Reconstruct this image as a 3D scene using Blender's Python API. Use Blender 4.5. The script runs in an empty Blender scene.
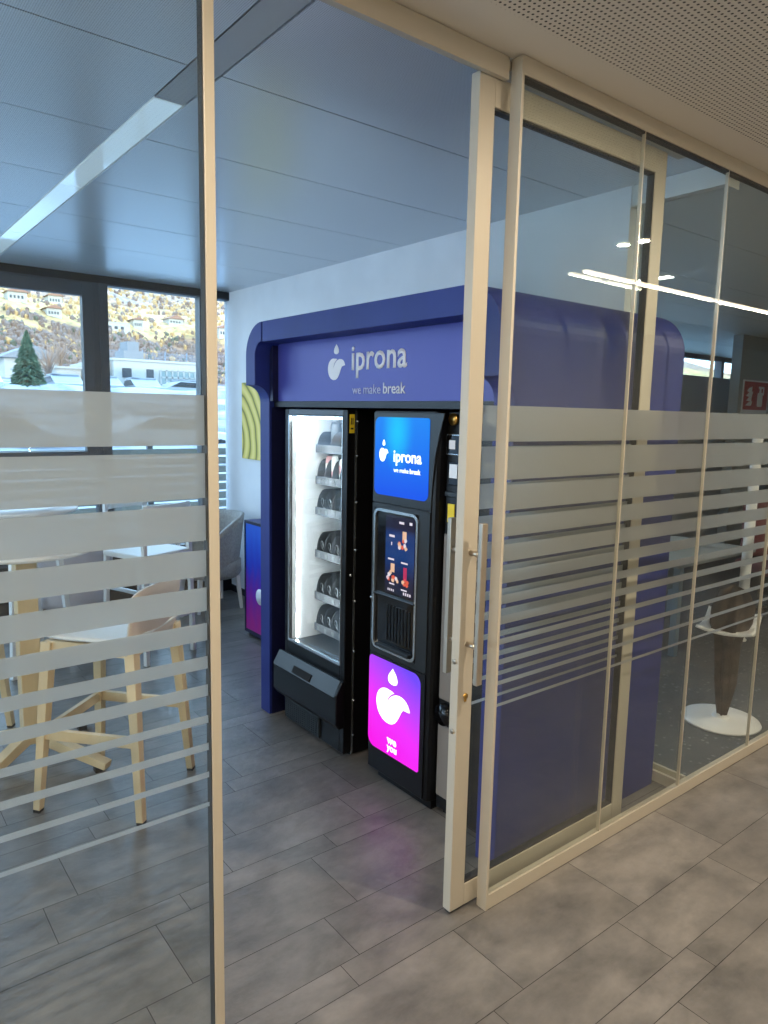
import bpy, bmesh, math, random
from mathutils import Vector, Matrix
random.seed(7)
PI = math.pi
S = bpy.context.scene
COL = S.collection

# ------------------------------------------------------------------ helpers
def lin(c):
    c = c / 255.0
    return c / 12.92 if c <= 0.04045 else ((c + 0.055) / 1.055) ** 2.4
def rgb(r, g, b):
    return (lin(r), lin(g), lin(b), 1.0)

def tag(o, label=None, cat=None, group=None, kind=None):
    if label: o['label'] = label
    if cat: o['category'] = cat
    if group: o['group'] = group
    if kind: o['kind'] = kind
    return o

def empty(name, loc=(0, 0, 0), rz=0.0, label=None, cat=None, group=None, kind=None):
    o = bpy.data.objects.new(name, None)
    COL.objects.link(o)
    o.empty_display_size = 0.1
    o.location = loc
    o.rotation_euler = (0, 0, rz)
    return tag(o, label, cat, group, kind)

class MB:
    """collects shapes into one bmesh"""
    def __init__(self):
        self.bm = bmesh.new()
        self.mi = 0
    def _mark(self, faces):
        for f in faces: f.material_index = self.mi
    def box(self, x0, x1, y0, y1, z0, z1, bev=0.0, seg=2, mat=None):
        bm = self.bm
        r = bmesh.ops.create_cube(bm, size=1.0)
        vs = r['verts']
        for v in vs:
            v.co = Vector(((x0 + x1) / 2 + v.co.x * (x1 - x0), (y0 + y1) / 2 + v.co.y * (y1 - y0), (z0 + z1) / 2 + v.co.z * (z1 - z0)))
        fs = list({f for v in vs for f in v.link_faces})
        self._mark(fs)
        if bev > 0:
            es = list({e for v in vs for e in v.link_edges})
            r2 = bmesh.ops.bevel(bm, geom=es, offset=bev, segments=seg, affect='EDGES', profile=0.5)
            self._mark(r2['faces'])
            vs = list({v for f in r2['faces'] for v in f.verts} | {v for v in vs if v.is_valid})
        if mat is not None:
            for v in vs:
                if v.is_valid: v.co = mat @ v.co
        return self
    def quad(self, a, b, c, d):
        vs = [self.bm.verts.new(p) for p in (a, b, c, d)]
        f = self.bm.faces.new(vs); f.material_index = self.mi
        return f
    def prism(self, pts, axis, a, b, bev=0.0, seg=2):
        """pts: 2D outline extruded along axis from a to b. axis x: pts=(y,z); y: (x,z); z: (x,y)"""
        bm = self.bm
        def P(p, t):
            if axis == 'x': return (t, p[0], p[1])
            if axis == 'y': return (p[0], t, p[1])
            return (p[0], p[1], t)
        va = [bm.verts.new(P(p, a)) for p in pts]
        vb = [bm.verts.new(P(p, b)) for p in pts]
        fs = [bm.faces.new(va), bm.faces.new(list(reversed(vb)))]
        n = len(pts)
        for i in range(n):
            fs.append(bm.faces.new((va[i], vb[i], vb[(i + 1) % n], va[(i + 1) % n])))
        self._mark(fs)
        bmesh.ops.recalc_face_normals(bm, faces=fs)
        if bev > 0:
            es = list(set(fs[0].edges) | set(fs[1].edges))
            r2 = bmesh.ops.bevel(bm, geom=es, offset=bev, segments=seg, affect='EDGES', profile=0.5)
            self._mark(r2['faces'])
        return self
    def tube(self, pts, r, n=8, closed=False, r2=None):
        bm = self.bm
        pts = [Vector(p) for p in pts]
        m = len(pts)
        rings = []
        up = Vector((0, 0, 1))
        for i, p in enumerate(pts):
            a = pts[i - 1] if (i > 0 or closed) else p
            b = pts[(i + 1) % m] if (i < m - 1 or closed) else p
            t = (b - a).normalized()
            ref = up if abs(t.dot(up)) < 0.95 else Vector((1, 0, 0))
            u = t.cross(ref).normalized(); w = u.cross(t)
            rr = r if r2 is None else r + (r2 - r) * i / max(1, m - 1)
            rings.append([bm.verts.new(p + (u * math.cos(k * 2 * PI / n) + w * math.sin(k * 2 * PI / n)) * rr) for k in range(n)])
        fs = []
        for i in range(m if closed else m - 1):
            A, B = rings[i], rings[(i + 1) % m]
            for k in range(n):
                fs.append(bm.faces.new((A[k], B[k], B[(k + 1) % n], A[(k + 1) % n])))
        if not closed:
            fs.append(bm.faces.new(rings[0])); fs.append(bm.faces.new(list(reversed(rings[-1]))))
        bmesh.ops.recalc_face_normals(bm, faces=fs)
        for f in fs: f.smooth = n > 4
        self._mark(fs)
        return self
    def bar(self, a, b, w, t, roll=0.0, w2=None, t2=None, bev=0.002):
        """rectangular bar between two points, width w (horizontal-ish) thickness t"""
        a, b = Vector(a), Vector(b)
        d = (b - a).normalized()
        ref = Vector((0, 0, 1)) if abs(d.z) < 0.9 else Vector((0, 1, 0))
        u = d.cross(ref).normalized(); v = u.cross(d)
        if roll:
            R = Matrix.Rotation(roll, 3, d); u = R @ u; v = R @ v
        w2 = w if w2 is None else w2; t2 = t if t2 is None else t2
        bm = self.bm
        A = [bm.verts.new(a + u * sx * w / 2 + v * sy * t / 2) for sx, sy in ((-1, -1), (1, -1), (1, 1), (-1, 1))]
        B = [bm.verts.new(b + u * sx * w2 / 2 + v * sy * t2 / 2) for sx, sy in ((-1, -1), (1, -1), (1, 1), (-1, 1))]
        fs = [bm.faces.new(A), bm.faces.new(list(reversed(B)))]
        for i in range(4):
            fs.append(bm.faces.new((A[i], B[i], B[(i + 1) % 4], A[(i + 1) % 4])))
        bmesh.ops.recalc_face_normals(bm, faces=fs)
        self._mark(fs)
        if bev > 0:
            r2 = bmesh.ops.bevel(bm, geom=list({e for f in fs for e in f.edges}), offset=bev, segments=2, affect='EDGES', profile=0.5)
            self._mark(r2['faces'])
        return self
    def lathe(self, prof, cx=0, cy=0, n=32, smooth=True):
        bm = self.bm
        rings = []
        for (r, z) in prof:
            if r < 1e-6: rings.append([bm.verts.new((cx, cy, z))])
            else: rings.append([bm.verts.new((cx + r * math.cos(2 * PI * k / n), cy + r * math.sin(2 * PI * k / n), z)) for k in range(n)])
        fs = []
        for i in range(len(rings) - 1):
            A, B = rings[i], rings[i + 1]
            for k in range(n):
                k2 = (k + 1) % n
                if len(A) == 1 and len(B) == 1: continue
                if len(A) == 1: fs.append(bm.faces.new((A[0], B[k], B[k2])))
                elif len(B) == 1: fs.append(bm.faces.new((A[k], B[0], A[k2])))
                else: fs.append(bm.faces.new((A[k], B[k], B[k2], A[k2])))
        bmesh.ops.recalc_face_normals(bm, faces=fs)
        for f in fs: f.smooth = smooth
        self._mark(fs)
        return self
    def grid(self, fn, nu, nv, thick=0.0, smooth=True):
        """surface fn(u,v) -> point, u,v in 0..1"""
        bm = self.bm
        V = [[bm.verts.new(fn(i / nu, j / nv)) for j in range(nv + 1)] for i in range(nu + 1)]
        fs = []
        for i in range(nu):
            for j in range(nv):
                fs.append(bm.faces.new((V[i][j], V[i + 1][j], V[i + 1][j + 1], V[i][j + 1])))
        for f in fs: f.smooth = smooth
        self._mark(fs)
        if thick:
            bmesh.ops.recalc_face_normals(bm, faces=fs)
            bmesh.ops.solidify(bm, geom=fs, thickness=thick)
        return self
    def build(self, name, mats, parent=None, smooth=False, label=None, cat=None, group=None, kind=None):
        me = bpy.data.meshes.new(name)
        self.bm.to_mesh(me); self.bm.free()
        if not isinstance(mats, (list, tuple)): mats = [mats]
        for m in mats: me.materials.append(m)
        if smooth:
            for p in me.polygons: p.use_smooth = True
        o = bpy.data.objects.new(name, me)
        COL.objects.link(o)
        if parent is not None: o.parent = parent
        return tag(o, label, cat, group, kind)

def kids(o): return list(o.children)
def copy_tree(o, parent=None):
    c = o.copy(); COL.objects.link(c)
    if parent is not None: c.parent = parent
    for ch in kids(o): copy_tree(ch, c)
    return c

def rrect(x0, x1, z0, z1, r, n=6):
    rs = r if isinstance(r, (list, tuple)) else (r, r, r, r)     # bl, br, tr, tl
    out = []
    for (cx, cz, a0, rr) in ((x0, z0, PI, rs[0]), (x1, z0, 1.5 * PI, rs[1]), (x1, z1, 0, rs[2]), (x0, z1, .5 * PI, rs[3])):
        ox = cx + (rr if cx == x0 else -rr); oz = cz + (rr if cz == z0 else -rr)
        for k in range(n + 1):
            a = a0 + .5 * PI * k / n
            out.append((ox + rr * math.cos(a), oz + rr * math.sin(a)))
    return out

def bez(pts, n=10):
    """closed outline from cubic segments [(p0,c1,c2,p1),...]"""
    out = []
    for (a, b, c, d) in pts:
        for k in range(n):
            t = k / n; s = 1 - t
            out.append((a[0]*s**3 + 3*b[0]*s*s*t + 3*c[0]*s*t*t + d[0]*t**3, a[1]*s**3 + 3*b[1]*s*s*t + 3*c[1]*s*t*t + d[1]*t**3))
    return out

# ------------------------------------------------------------------ materials
def mat(name, col, rough=.5, metal=0.0, spec=None, emit=None, es=0.0, coat=0.0):
    m = bpy.data.materials.new(name); m.use_nodes = True
    b = m.node_tree.nodes['Principled BSDF']
    b.inputs['Base Color'].default_value = col if len(col) == 4 else (*col, 1)
    b.inputs['Roughness'].default_value = rough
    b.inputs['Metallic'].default_value = metal
    if spec is not None: b.inputs['Specular IOR Level'].default_value = spec
    if emit is not None:
        b.inputs['Emission Color'].default_value = emit
        b.inputs['Emission Strength'].default_value = es
    if coat: b.inputs['Coat Weight'].default_value = coat
    return m
def bsdf(m): return m.node_tree.nodes['Principled BSDF']
def N(m, t, **kw):
    n = m.node_tree.nodes.new(t)
    for k, v in kw.items(): setattr(n, k, v)
    return n
def L(m, a, b): m.node_tree.links.new(a, b)
def noise_col(m, c1, c2, scale=5.0, detail=6.0, coord='Object', stretch=None, lo=.35, hi=.65, rough=None, bump=0.0, bscale=None):
    tc = N(m, 'ShaderNodeTexCoord'); src = tc.outputs[coord]
    if stretch:
        mp = N(m, 'ShaderNodeMapping'); mp.inputs['Scale'].default_value = stretch
        L(m, src, mp.inputs['Vector']); src = mp.outputs['Vector']
    nz = N(m, 'ShaderNodeTexNoise'); nz.inputs['Scale'].default_value = scale; nz.inputs['Detail'].default_value = detail
    L(m, src, nz.inputs['Vector'])
    rp = N(m, 'ShaderNodeValToRGB')
    rp.color_ramp.elements[0].position = lo; rp.color_ramp.elements[0].color = c1
    rp.color_ramp.elements[1].position = hi; rp.color_ramp.elements[1].color = c2
    L(m, nz.outputs['Fac'], rp.inputs['Fac']); L(m, rp.outputs['Color'], bsdf(m).inputs['Base Color'])
    if bump:
        nb = nz
        if bscale:
            nb = N(m, 'ShaderNodeTexNoise'); nb.inputs['Scale'].default_value = bscale; nb.inputs['Detail'].default_value = 5
            L(m, src, nb.inputs['Vector'])
        bp = N(m, 'ShaderNodeBump'); bp.inputs['Strength'].default_value = bump; bp.inputs['Distance'].default_value = .01
        L(m, nb.outputs['Fac'], bp.inputs['Height']); L(m, bp.outputs['Normal'], bsdf(m).inputs['Normal'])
    return nz, rp

def glass_mat(name, tint=(.96, .98, .97, 1), ior=1.5, rough=0.0):
    m = bpy.data.materials.new(name); m.use_nodes = True
    nt = m.node_tree; nt.nodes.clear()
    out = nt.nodes.new('ShaderNodeOutputMaterial')
    mx = nt.nodes.new('ShaderNodeMixShader'); fr = nt.nodes.new('ShaderNodeFresnel')
    ge = nt.nodes.new('ShaderNodeNewGeometry'); mi = nt.nodes.new('ShaderNodeMapRange')   # same reflectance from either face of the pane
    mi.inputs['To Min'].default_value = ior; mi.inputs['To Max'].default_value = 1.0 / ior
    nt.links.new(ge.outputs['Backfacing'], mi.inputs['Value']); nt.links.new(mi.outputs[0], fr.inputs['IOR'])
    tr = nt.nodes.new('ShaderNodeBsdfTransparent'); tr.inputs['Color'].default_value = tint
    gl = nt.nodes.new('ShaderNodeBsdfGlossy'); gl.inputs['Roughness'].default_value = rough
    nt.links.new(fr.outputs[0], mx.inputs[0]); nt.links.new(tr.outputs[0], mx.inputs[1]); nt.links.new(gl.outputs[0], mx.inputs[2])
    nt.links.new(mx.outputs[0], out.inputs[0])
    return m

def film_mat(name, col, op=.93):
    m = bpy.data.materials.new(name); m.use_nodes = True
    nt = m.node_tree; nt.nodes.clear()
    out = nt.nodes.new('ShaderNodeOutputMaterial')
    df = nt.nodes.new('ShaderNodeBsdfDiffuse'); df.inputs['Color'].default_value = col
    tl = nt.nodes.new('ShaderNodeBsdfTranslucent'); tl.inputs['Color'].default_value = col
    tr = nt.nodes.new('ShaderNodeBsdfTransparent')
    m1 = nt.nodes.new('ShaderNodeMixShader'); m1.inputs[0].default_value = .62
    m2 = nt.nodes.new('ShaderNodeMixShader'); m2.inputs[0].default_value = op
    nt.links.new(df.outputs[0], m1.inputs[1]); nt.links.new(tl.outputs[0], m1.inputs[2])
    nt.links.new(tr.outputs[0], m2.inputs[1]); nt.links.new(m1.outputs[0], m2.inputs[2])
    nt.links.new(m2.outputs[0], out.inputs[0])
    return m

M = {}
M['glass'] = glass_mat('clear_glass')
M['winglass'] = glass_mat('window_glass', (.93, .97, .98, 1))
M['film'] = film_mat('frosted_film', (.50, .505, .50, 1))
M['alu'] = mat('satin_aluminium', rgb(188, 180, 163), .5, .1)
M['alu_dark'] = mat('dark_gasket', rgb(52, 52, 52), .6)
M['steel'] = mat('brushed_steel', rgb(190, 178, 160), .3, .85)
M['brass'] = mat('brass_cylinder', rgb(190, 150, 80), .3, .9)
M['joint'] = mat('glass_joint', rgb(205, 196, 178), .3, .3)
M['white_wall'] = mat('white_paint', rgb(226, 230, 233), .8)
noise_col(M['white_wall'], rgb(223, 227, 230), rgb(230, 234, 237), 3.0)
M['warm_wall'] = mat('corridor_paint', rgb(225, 219, 208), .8)
M['anthracite'] = mat('anthracite_metal', rgb(72, 80, 88), .45, .1)
M['black_base'] = mat('dark_skirting', rgb(30, 31, 33), .5)
M['office_wall'] = mat('grey_wall', rgb(150, 156, 158), .8)
M['wood'] = mat('pale_ash', rgb(214, 190, 150), .5)
noise_col(M['wood'], rgb(206, 180, 138), rgb(224, 202, 164), 6.0, stretch=(1, 1, .12))
M['white_gloss'] = mat('white_laminate', rgb(236, 238, 240), .3)
M['white_plastic'] = mat('white_shell', rgb(228, 228, 226), .4)
M['greige_shell'] = mat('greige_shell', rgb(206, 192, 180), .45)
M['lilac_shell'] = mat('lilac_grey_shell', rgb(188, 184, 190), .45)
M['grey_fabric'] = mat('grey_fabric', rgb(150, 150, 148), .9)
noise_col(M['grey_fabric'], rgb(156, 154, 150), rgb(174, 172, 166), 60.0, bump=.2)
M['black_foot'] = mat('black_foot', rgb(28, 28, 30), .6)

# kiosk
M['kiosk'] = mat('deep_blue_laminate', rgb(34, 46, 104), .5)
noise_col(M['kiosk'], rgb(27, 42, 114), rgb(33, 49, 126), 3.0, stretch=(1, 1, .2), bump=.04, bscale=160)
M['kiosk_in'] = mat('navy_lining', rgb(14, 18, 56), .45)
M['banner'] = mat('violet_blue_satin', rgb(66, 68, 146), .36, .15)
M['sign_grey'] = mat('silver_lettering', rgb(226, 224, 226), .5, .0)
M['sign_dim'] = mat('thin_lettering', rgb(196, 196, 214), .5)
# machines
M['black'] = mat('black_powder_coat', rgb(14, 14, 15), .34, spec=.35)
M['black_gloss'] = mat('black_gloss', rgb(12, 12, 14), .12)
M['char'] = mat('charcoal_plastic', rgb(38, 42, 44), .34, spec=.4)
M['frame_grey'] = mat('grey_door_frame', rgb(84, 90, 96), .4, .2)
M['chrome'] = mat('chrome_trim', rgb(190, 196, 198), .22, .9)
M['liner'] = mat('white_liner', rgb(236, 240, 243), .45)
M['led'] = mat('led_strip', (1, 1, 1, 1), .5, emit=(.88, .95, 1, 1), es=34.0)
M['tray'] = mat('grey_tray', rgb(86, 92, 98), .4, .3)
M['label_grey'] = mat('price_tag', rgb(112, 118, 122), .5)
M['wire'] = mat('spiral_wire', rgb(170, 176, 180), .3, .8)
M['yellow'] = mat('yellow_sticker', rgb(236, 206, 40), .5)
M['ink'] = mat('dark_print', rgb(30, 30, 32), .6)
M['beige_door'] = mat('grey_beige_cover', rgb(128, 120, 112), .45)
M['white_emit'] = mat('backlit_white', (.9, .95, .9, 1), .4, emit=(.92, 1, .95, 1), es=1.15)

def backlit(name, stops, axis, lo, hi, strength, spot=None):
    """backlit print: colour varies over the print itself"""
    m = mat(name, (.005, .005, .005, 1), .4, spec=.15)
    tc = N(m, 'ShaderNodeTexCoord'); sp = N(m, 'ShaderNodeSeparateXYZ'); L(m, tc.outputs['Object'], sp.inputs[0])
    mr = N(m, 'ShaderNodeMapRange'); mr.inputs['From Min'].default_value = lo; mr.inputs['From Max'].default_value = hi
    if axis == 'XZ':
        ad = N(m, 'ShaderNodeMath', operation='MULTIPLY_ADD'); ad.inputs[1].default_value = .45
        L(m, sp.outputs['X'], ad.inputs[0]); L(m, sp.outputs['Z'], ad.inputs[2]); L(m, ad.outputs[0], mr.inputs['Value'])
    else:
        L(m, sp.outputs[axis], mr.inputs['Value'])
    rp = N(m, 'ShaderNodeValToRGB'); els = rp.color_ramp.elements
    while len(els) < len(stops): els.new(.5)
    for e, (p, c) in zip(els, stops): e.position = p; e.color = c
    L(m, mr.outputs[0], rp.inputs['Fac'])
    src = rp.outputs['Color']
    if spot:
        (sx, sz, rad, sc) = spot
        cmb = N(m, 'ShaderNodeCombineXYZ'); cmb.inputs[0].default_value = sx; cmb.inputs[2].default_value = sz
        sub = N(m, 'ShaderNodeVectorMath', operation='SUBTRACT'); L(m, tc.outputs['Object'], sub.inputs[0]); L(m, cmb.outputs[0], sub.inputs[1])
        mu = N(m, 'ShaderNodeVectorMath', operation='MULTIPLY'); mu.inputs[1].default_value = (1, 0, .6); L(m, sub.outputs[0], mu.inputs[0])
        ln = N(m, 'ShaderNodeVectorMath', operation='LENGTH'); L(m, mu.outputs[0], ln.inputs[0])
        m2 = N(m, 'ShaderNodeMapRange', interpolation_type='SMOOTHSTEP'); m2.inputs['From Min'].default_value = rad; m2.inputs['From Max'].default_value = 0
        L(m, ln.outputs['Value'], m2.inputs['Value'])
        mx = N(m, 'ShaderNodeMix', data_type='RGBA'); L(m, m2.outputs[0], mx.inputs[0]); L(m, src, mx.inputs[6]); mx.inputs[7].default_value = sc
        src = mx.outputs[2]
    L(m, src, bsdf(m).inputs['Emission Color']); bsdf(m).inputs['Emission Strength'].default_value = strength
    return m
bsdf_spec = .2
M['blue_screen'] = backlit('blue_backlit_panel', [(0, rgb(0, 82, 236)), (1, rgb(0, 132, 244))], 'Z', 1.35, 1.68, 1.0, spot=(.165, 1.625, .12, rgb(0, 196, 255)))
M['magenta'] = backlit('magenta_backlit_panel', [(0, rgb(246, 12, 232)), (.45, rgb(238, 46, 250)), (.72, rgb(186, 66, 248)), (1, rgb(112, 72, 246))], 'XZ', .2, .72, 1.05)

# floor tiles
def tile_mat():
    m = mat('slate_tiles', rgb(110, 104, 98), .42)
    b = bsdf(m)
    at = N(m, 'ShaderNodeAttribute'); at.attribute_name = 'tint'
    tc = N(m, 'ShaderNodeTexCoord')
    mp = N(m, 'ShaderNodeMapping'); mp.inputs['Scale'].default_value = (1, 1.5, 1); L(m, tc.outputs['Object'], mp.inputs['Vector'])
    ad = N(m, 'ShaderNodeVectorMath', operation='MULTIPLY_ADD'); ad.inputs[1].default_value = (13, 7, 5)
    L(m, at.outputs['Color'], ad.inputs[0]); L(m, mp.outputs[0], ad.inputs[2])
    nz = N(m, 'ShaderNodeTexNoise'); nz.inputs['Scale'].default_value = 5; nz.inputs['Detail'].default_value = 9; nz.inputs['Roughness'].default_value = .62; nz.inputs['Distortion'].default_value = .15
    L(m, ad.outputs[0], nz.inputs['Vector'])
    rp = N(m, 'ShaderNodeValToRGB'); e = rp.color_ramp.elements
    e[0].position = .30; e[0].color = rgb(92, 90, 88); e[1].position = .70; e[1].color = rgb(132, 128, 123)
    L(m, nz.outputs['Fac'], rp.inputs['Fac'])
    sp = N(m, 'ShaderNodeSeparateColor'); L(m, at.outputs['Color'], sp.inputs[0])
    mr = N(m, 'ShaderNodeMapRange'); mr.inputs['To Min'].default_value = .86; mr.inputs['To Max'].default_value = 1.1; L(m, sp.outputs[0], mr.inputs['Value'])
    mx = N(m, 'ShaderNodeVectorMath', operation='SCALE'); L(m, rp.outputs['Color'], mx.inputs[0]); L(m, mr.outputs[0], mx.inputs['Scale'])
    L(m, mx.outputs[0], b.inputs['Base Color'])
    n2 = N(m, 'ShaderNodeTexNoise'); n2.inputs['Scale'].default_value = 22; n2.inputs['Detail'].default_value = 8; L(m, ad.outputs[0], n2.inputs['Vector'])
    bp = N(m, 'ShaderNodeBump'); bp.inputs['Strength'].default_value = .35; bp.inputs['Distance'].default_value = .006
    L(m, n2.outputs['Fac'], bp.inputs['Height']); L(m, bp.outputs['Normal'], b.inputs['Normal'])
    r2 = N(m, 'ShaderNodeMapRange'); r2.inputs['To Min'].default_value = .24; r2.inputs['To Max'].default_value = .42
    L(m, nz.outputs['Fac'], r2.inputs['Value']); L(m, r2.outputs[0], b.inputs['Roughness'])
    return m
M['tiles'] = tile_mat()
M['grout'] = mat('dark_grout', rgb(48, 46, 44), .8)

def carpet_mat():
    m = mat('flecked_carpet', rgb(66, 72, 76), .95)
    tc = N(m, 'ShaderNodeTexCoord')
    v = N(m, 'ShaderNodeTexVoronoi'); v.inputs['Scale'].default_value = 24; v.inputs['Randomness'].default_value = .7; L(m, tc.outputs['Object'], v.inputs['Vector'])
    rp = N(m, 'ShaderNodeValToRGB'); e = rp.color_ramp.elements
    e[0].position = .16; e[0].color = rgb(112, 119, 122); e[1].position = .26; e[1].color = rgb(72, 77, 80)
    L(m, v.outputs['Distance'], rp.inputs['Fac']); L(m, rp.outputs['Color'], bsdf(m).inputs['Base Color'])
    return m
M['carpet'] = carpet_mat()

def perf_mat():
    m = mat('perforated_panel', rgb(214, 206, 192), .7)
    tc = N(m, 'ShaderNodeTexCoord'); sp = N(m, 'ShaderNodeSeparateXYZ'); L(m, tc.outputs['Object'], sp.inputs[0])
    def frac(out):
        a = N(m, 'ShaderNodeMath', operation='DIVIDE'); a.inputs[1].default_value = .0178; L(m, out, a.inputs[0])
        b = N(m, 'ShaderNodeMath', operation='FRACT'); L(m, a.outputs[0], b.inputs[0])
        c = N(m, 'ShaderNodeMath', operation='SUBTRACT'); c.inputs[1].default_value = .5; L(m, b.outputs[0], c.inputs[0]); return c.outputs[0]
    cb = N(m, 'ShaderNodeCombineXYZ'); L(m, frac(sp.outputs['X']), cb.inputs[0]); L(m, frac(sp.outputs['Y']), cb.inputs[1])
    ln = N(m, 'ShaderNodeVectorMath', operation='LENGTH'); L(m, cb.outputs[0], ln.inputs[0])
    hole = N(m, 'ShaderNodeMath', operation='LESS_THAN'); hole.inputs[1].default_value = .22; L(m, ln.outputs['Value'], hole.inputs[0])
    reg = N(m, 'ShaderNodeMath', operation='LESS_THAN'); reg.inputs[1].default_value = 1.412; L(m, sp.outputs['Y'], reg.inputs[0])
    mu = N(m, 'ShaderNodeMath', operation='MULTIPLY'); L(m, hole.outputs[0], mu.inputs[0]); L(m, reg.outputs[0], mu.inputs[1])
    mx = N(m, 'ShaderNodeMix', data_type='RGBA'); L(m, mu.outputs[0], mx.inputs[0]); mx.inputs[6].default_value = rgb(218, 210, 196); mx.inputs[7].default_value = rgb(62, 56, 50)
    L(m, mx.outputs[2], bsdf(m).inputs['Base Color'])
    return m
M['perf'] = perf_mat()

def metal_ceiling():
    m = mat('satin_metal_ceiling', rgb(205, 212, 218), .28, .35)
    tc = N(m, 'ShaderNodeTexCoord'); sp = N(m, 'ShaderNodeSeparateXYZ'); L(m, tc.outputs['Object'], sp.inputs[0])
    cb = N(m, 'ShaderNodeCombineXYZ')
    for i, ax in enumerate('XY'):
        a = N(m, 'ShaderNodeMath', operation='DIVIDE'); a.inputs[1].default_value = .0062; L(m, sp.outputs[ax], a.inputs[0])
        b = N(m, 'ShaderNodeMath', operation='FRACT'); L(m, a.outputs[0], b.inputs[0])
        c = N(m, 'ShaderNodeMath', operation='SUBTRACT'); c.inputs[1].default_value = .5; L(m, b.outputs[0], c.inputs[0]); L(m, c.outputs[0], cb.inputs[i])
    ln = N(m, 'ShaderNodeVectorMath', operation='LENGTH'); L(m, cb.outputs[0], ln.inputs[0])
    h = N(m, 'ShaderNodeMath', operation='LESS_THAN'); h.inputs[1].default_value = .22; L(m, ln.outputs['Value'], h.inputs[0])
    mx = N(m, 'ShaderNodeMix', data_type='RGBA'); L(m, h.outputs[0], mx.inputs[0]); mx.inputs[6].default_value = rgb(212, 219, 225); mx.inputs[7].default_value = rgb(150, 156, 162)
    L(m, mx.outputs[2], bsdf(m).inputs['Base Color'])
    return m
M['ceil'] = metal_ceiling()
M['ceil_plain'] = mat('plain_metal_strip', rgb(176, 180, 182), .45, .4)
M['light_plate'] = mat('light_cover_reflection_glow', rgb(210, 222, 230), .06, .35, emit=(.62, .84, 1, 1), es=.40)  # even cool glow stands in for daylight mirrored in the unlit cover
M['office_ceil'] = mat('office_ceiling', rgb(206, 210, 206), .45, .1)
M['void'] = mat('dark_void', rgb(18, 18, 20), .9)

# ------------------------------------------------------------------ camera
cam = bpy.data.cameras.new('camera'); camo = bpy.data.objects.new('camera', cam); COL.objects.link(camo)
H = 1.7
yaw, pit, rol, F = 0.66881992, -0.13794779, 0.02097062, 711.445
fw = Vector((math.cos(pit) * math.sin(yaw), math.cos(pit) * math.cos(yaw), math.sin(pit)))
rt = Vector((math.cos(yaw), -math.sin(yaw), 0)); up = rt.cross(fw)
c_, s_ = math.cos(rol), math.sin(rol)
rt, up = rt * c_ + up * s_, up * c_ - rt * s_
mw = Matrix.Identity(4)
for i in range(3):
    mw[i][0] = rt[i]; mw[i][1] = up[i]; mw[i][2] = -fw[i]
mw[2][3] = H
camo.matrix_world = mw
cam.sensor_fit = 'HORIZONTAL'; cam.sensor_width = 36.0; cam.lens = 36.0 * F / 768.0
cam.clip_start = .05; cam.clip_end = 2000
S.camera = camo

# ------------------------------------------------------------------ room dimensions
ZC = 2.75          # ceiling
YG = 1.5325        # front face of the glazed partition
YW = 6.09          # inner face of the window wall
XR = 2.98          # white wall on the right of the break room
XL = -4.0
XE = 14.0

# ---- floor
def build_floor():
    bm = bmesh.new(); lay = bm.loops.layers.color.new('tint') if hasattr(bm.loops.layers, 'color') else None
    fl = bm.loops.layers.float_color.new('tint') if lay is None else lay
    known = {(1.63): .62, 1.835: .761, 2.14: .884, 2.24: .484, 2.445: .598, 2.75: .746, 2.85: .833, 1.225: 1.54, 1.02: 2.017, .92: 2.095, .615: 1.87}
    rows = []
    y = 1.53 - .61 * 6
    while y < 6.25:
        rows += [(y, y + .1), (y + .1, y + .305), (y + .305, y + .61)]; y += .61
    g = .0011; L0 = .607
    rnd = random.Random(3)
    for (y0, y1) in rows:
        y1c = min(y1, 6.25)
        if y0 >= 6.25: continue
        off = None
        for k, v in known.items():
            if abs(k - y0) < .012: off = v
        if off is None: off = rnd.random() * L0
        x0 = XL; xe = 3.07 if y0 > 1.5 else XE
        x = off - math.ceil((off - x0) / L0) * L0
        while x < xe:
            a, b = max(x, x0), min(x + L0, xe)
            if b - a > .01:
                vs = [bm.verts.new(p) for p in ((a + g, y0 + g, 0), (b - g, y0 + g, 0), (b - g, y1c - g, 0), (a + g, y1c - g, 0))]
                f = bm.faces.new(vs); f.material_index = 0
                t = (rnd.random(), rnd.random(), rnd.random(), 1)
                for lp in f.loops: lp[fl] = t
            x += L0
    for (xa, xb, ya, yb) in ((XL, 3.07, 1.59, 6.25), (XL, XE, -2.2, 1.59)):
        f = bm.faces.new([bm.verts.new(p) for p in ((xa, ya, -.003), (xb, ya, -.003), (xb, yb, -.003), (xa, yb, -.003))]); f.material_index = 1
    me = bpy.data.meshes.new('floor'); bm.to_mesh(me); bm.free()
    me.materials.append(M['tiles']); me.materials.append(M['grout'])
    o = bpy.data.objects.new('floor', me); COL.objects.link(o)
    tag(o, 'grey slate plank floor tiles of corridor and break room', 'floor', kind='structure')
build_floor()
MB().box(3.071, XE, 1.58, 6.25, -.02, 0.0).build('floor_carpet', M['carpet'], label='dark flecked carpet of the office behind the right glazing', cat='carpet', kind='structure')

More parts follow.
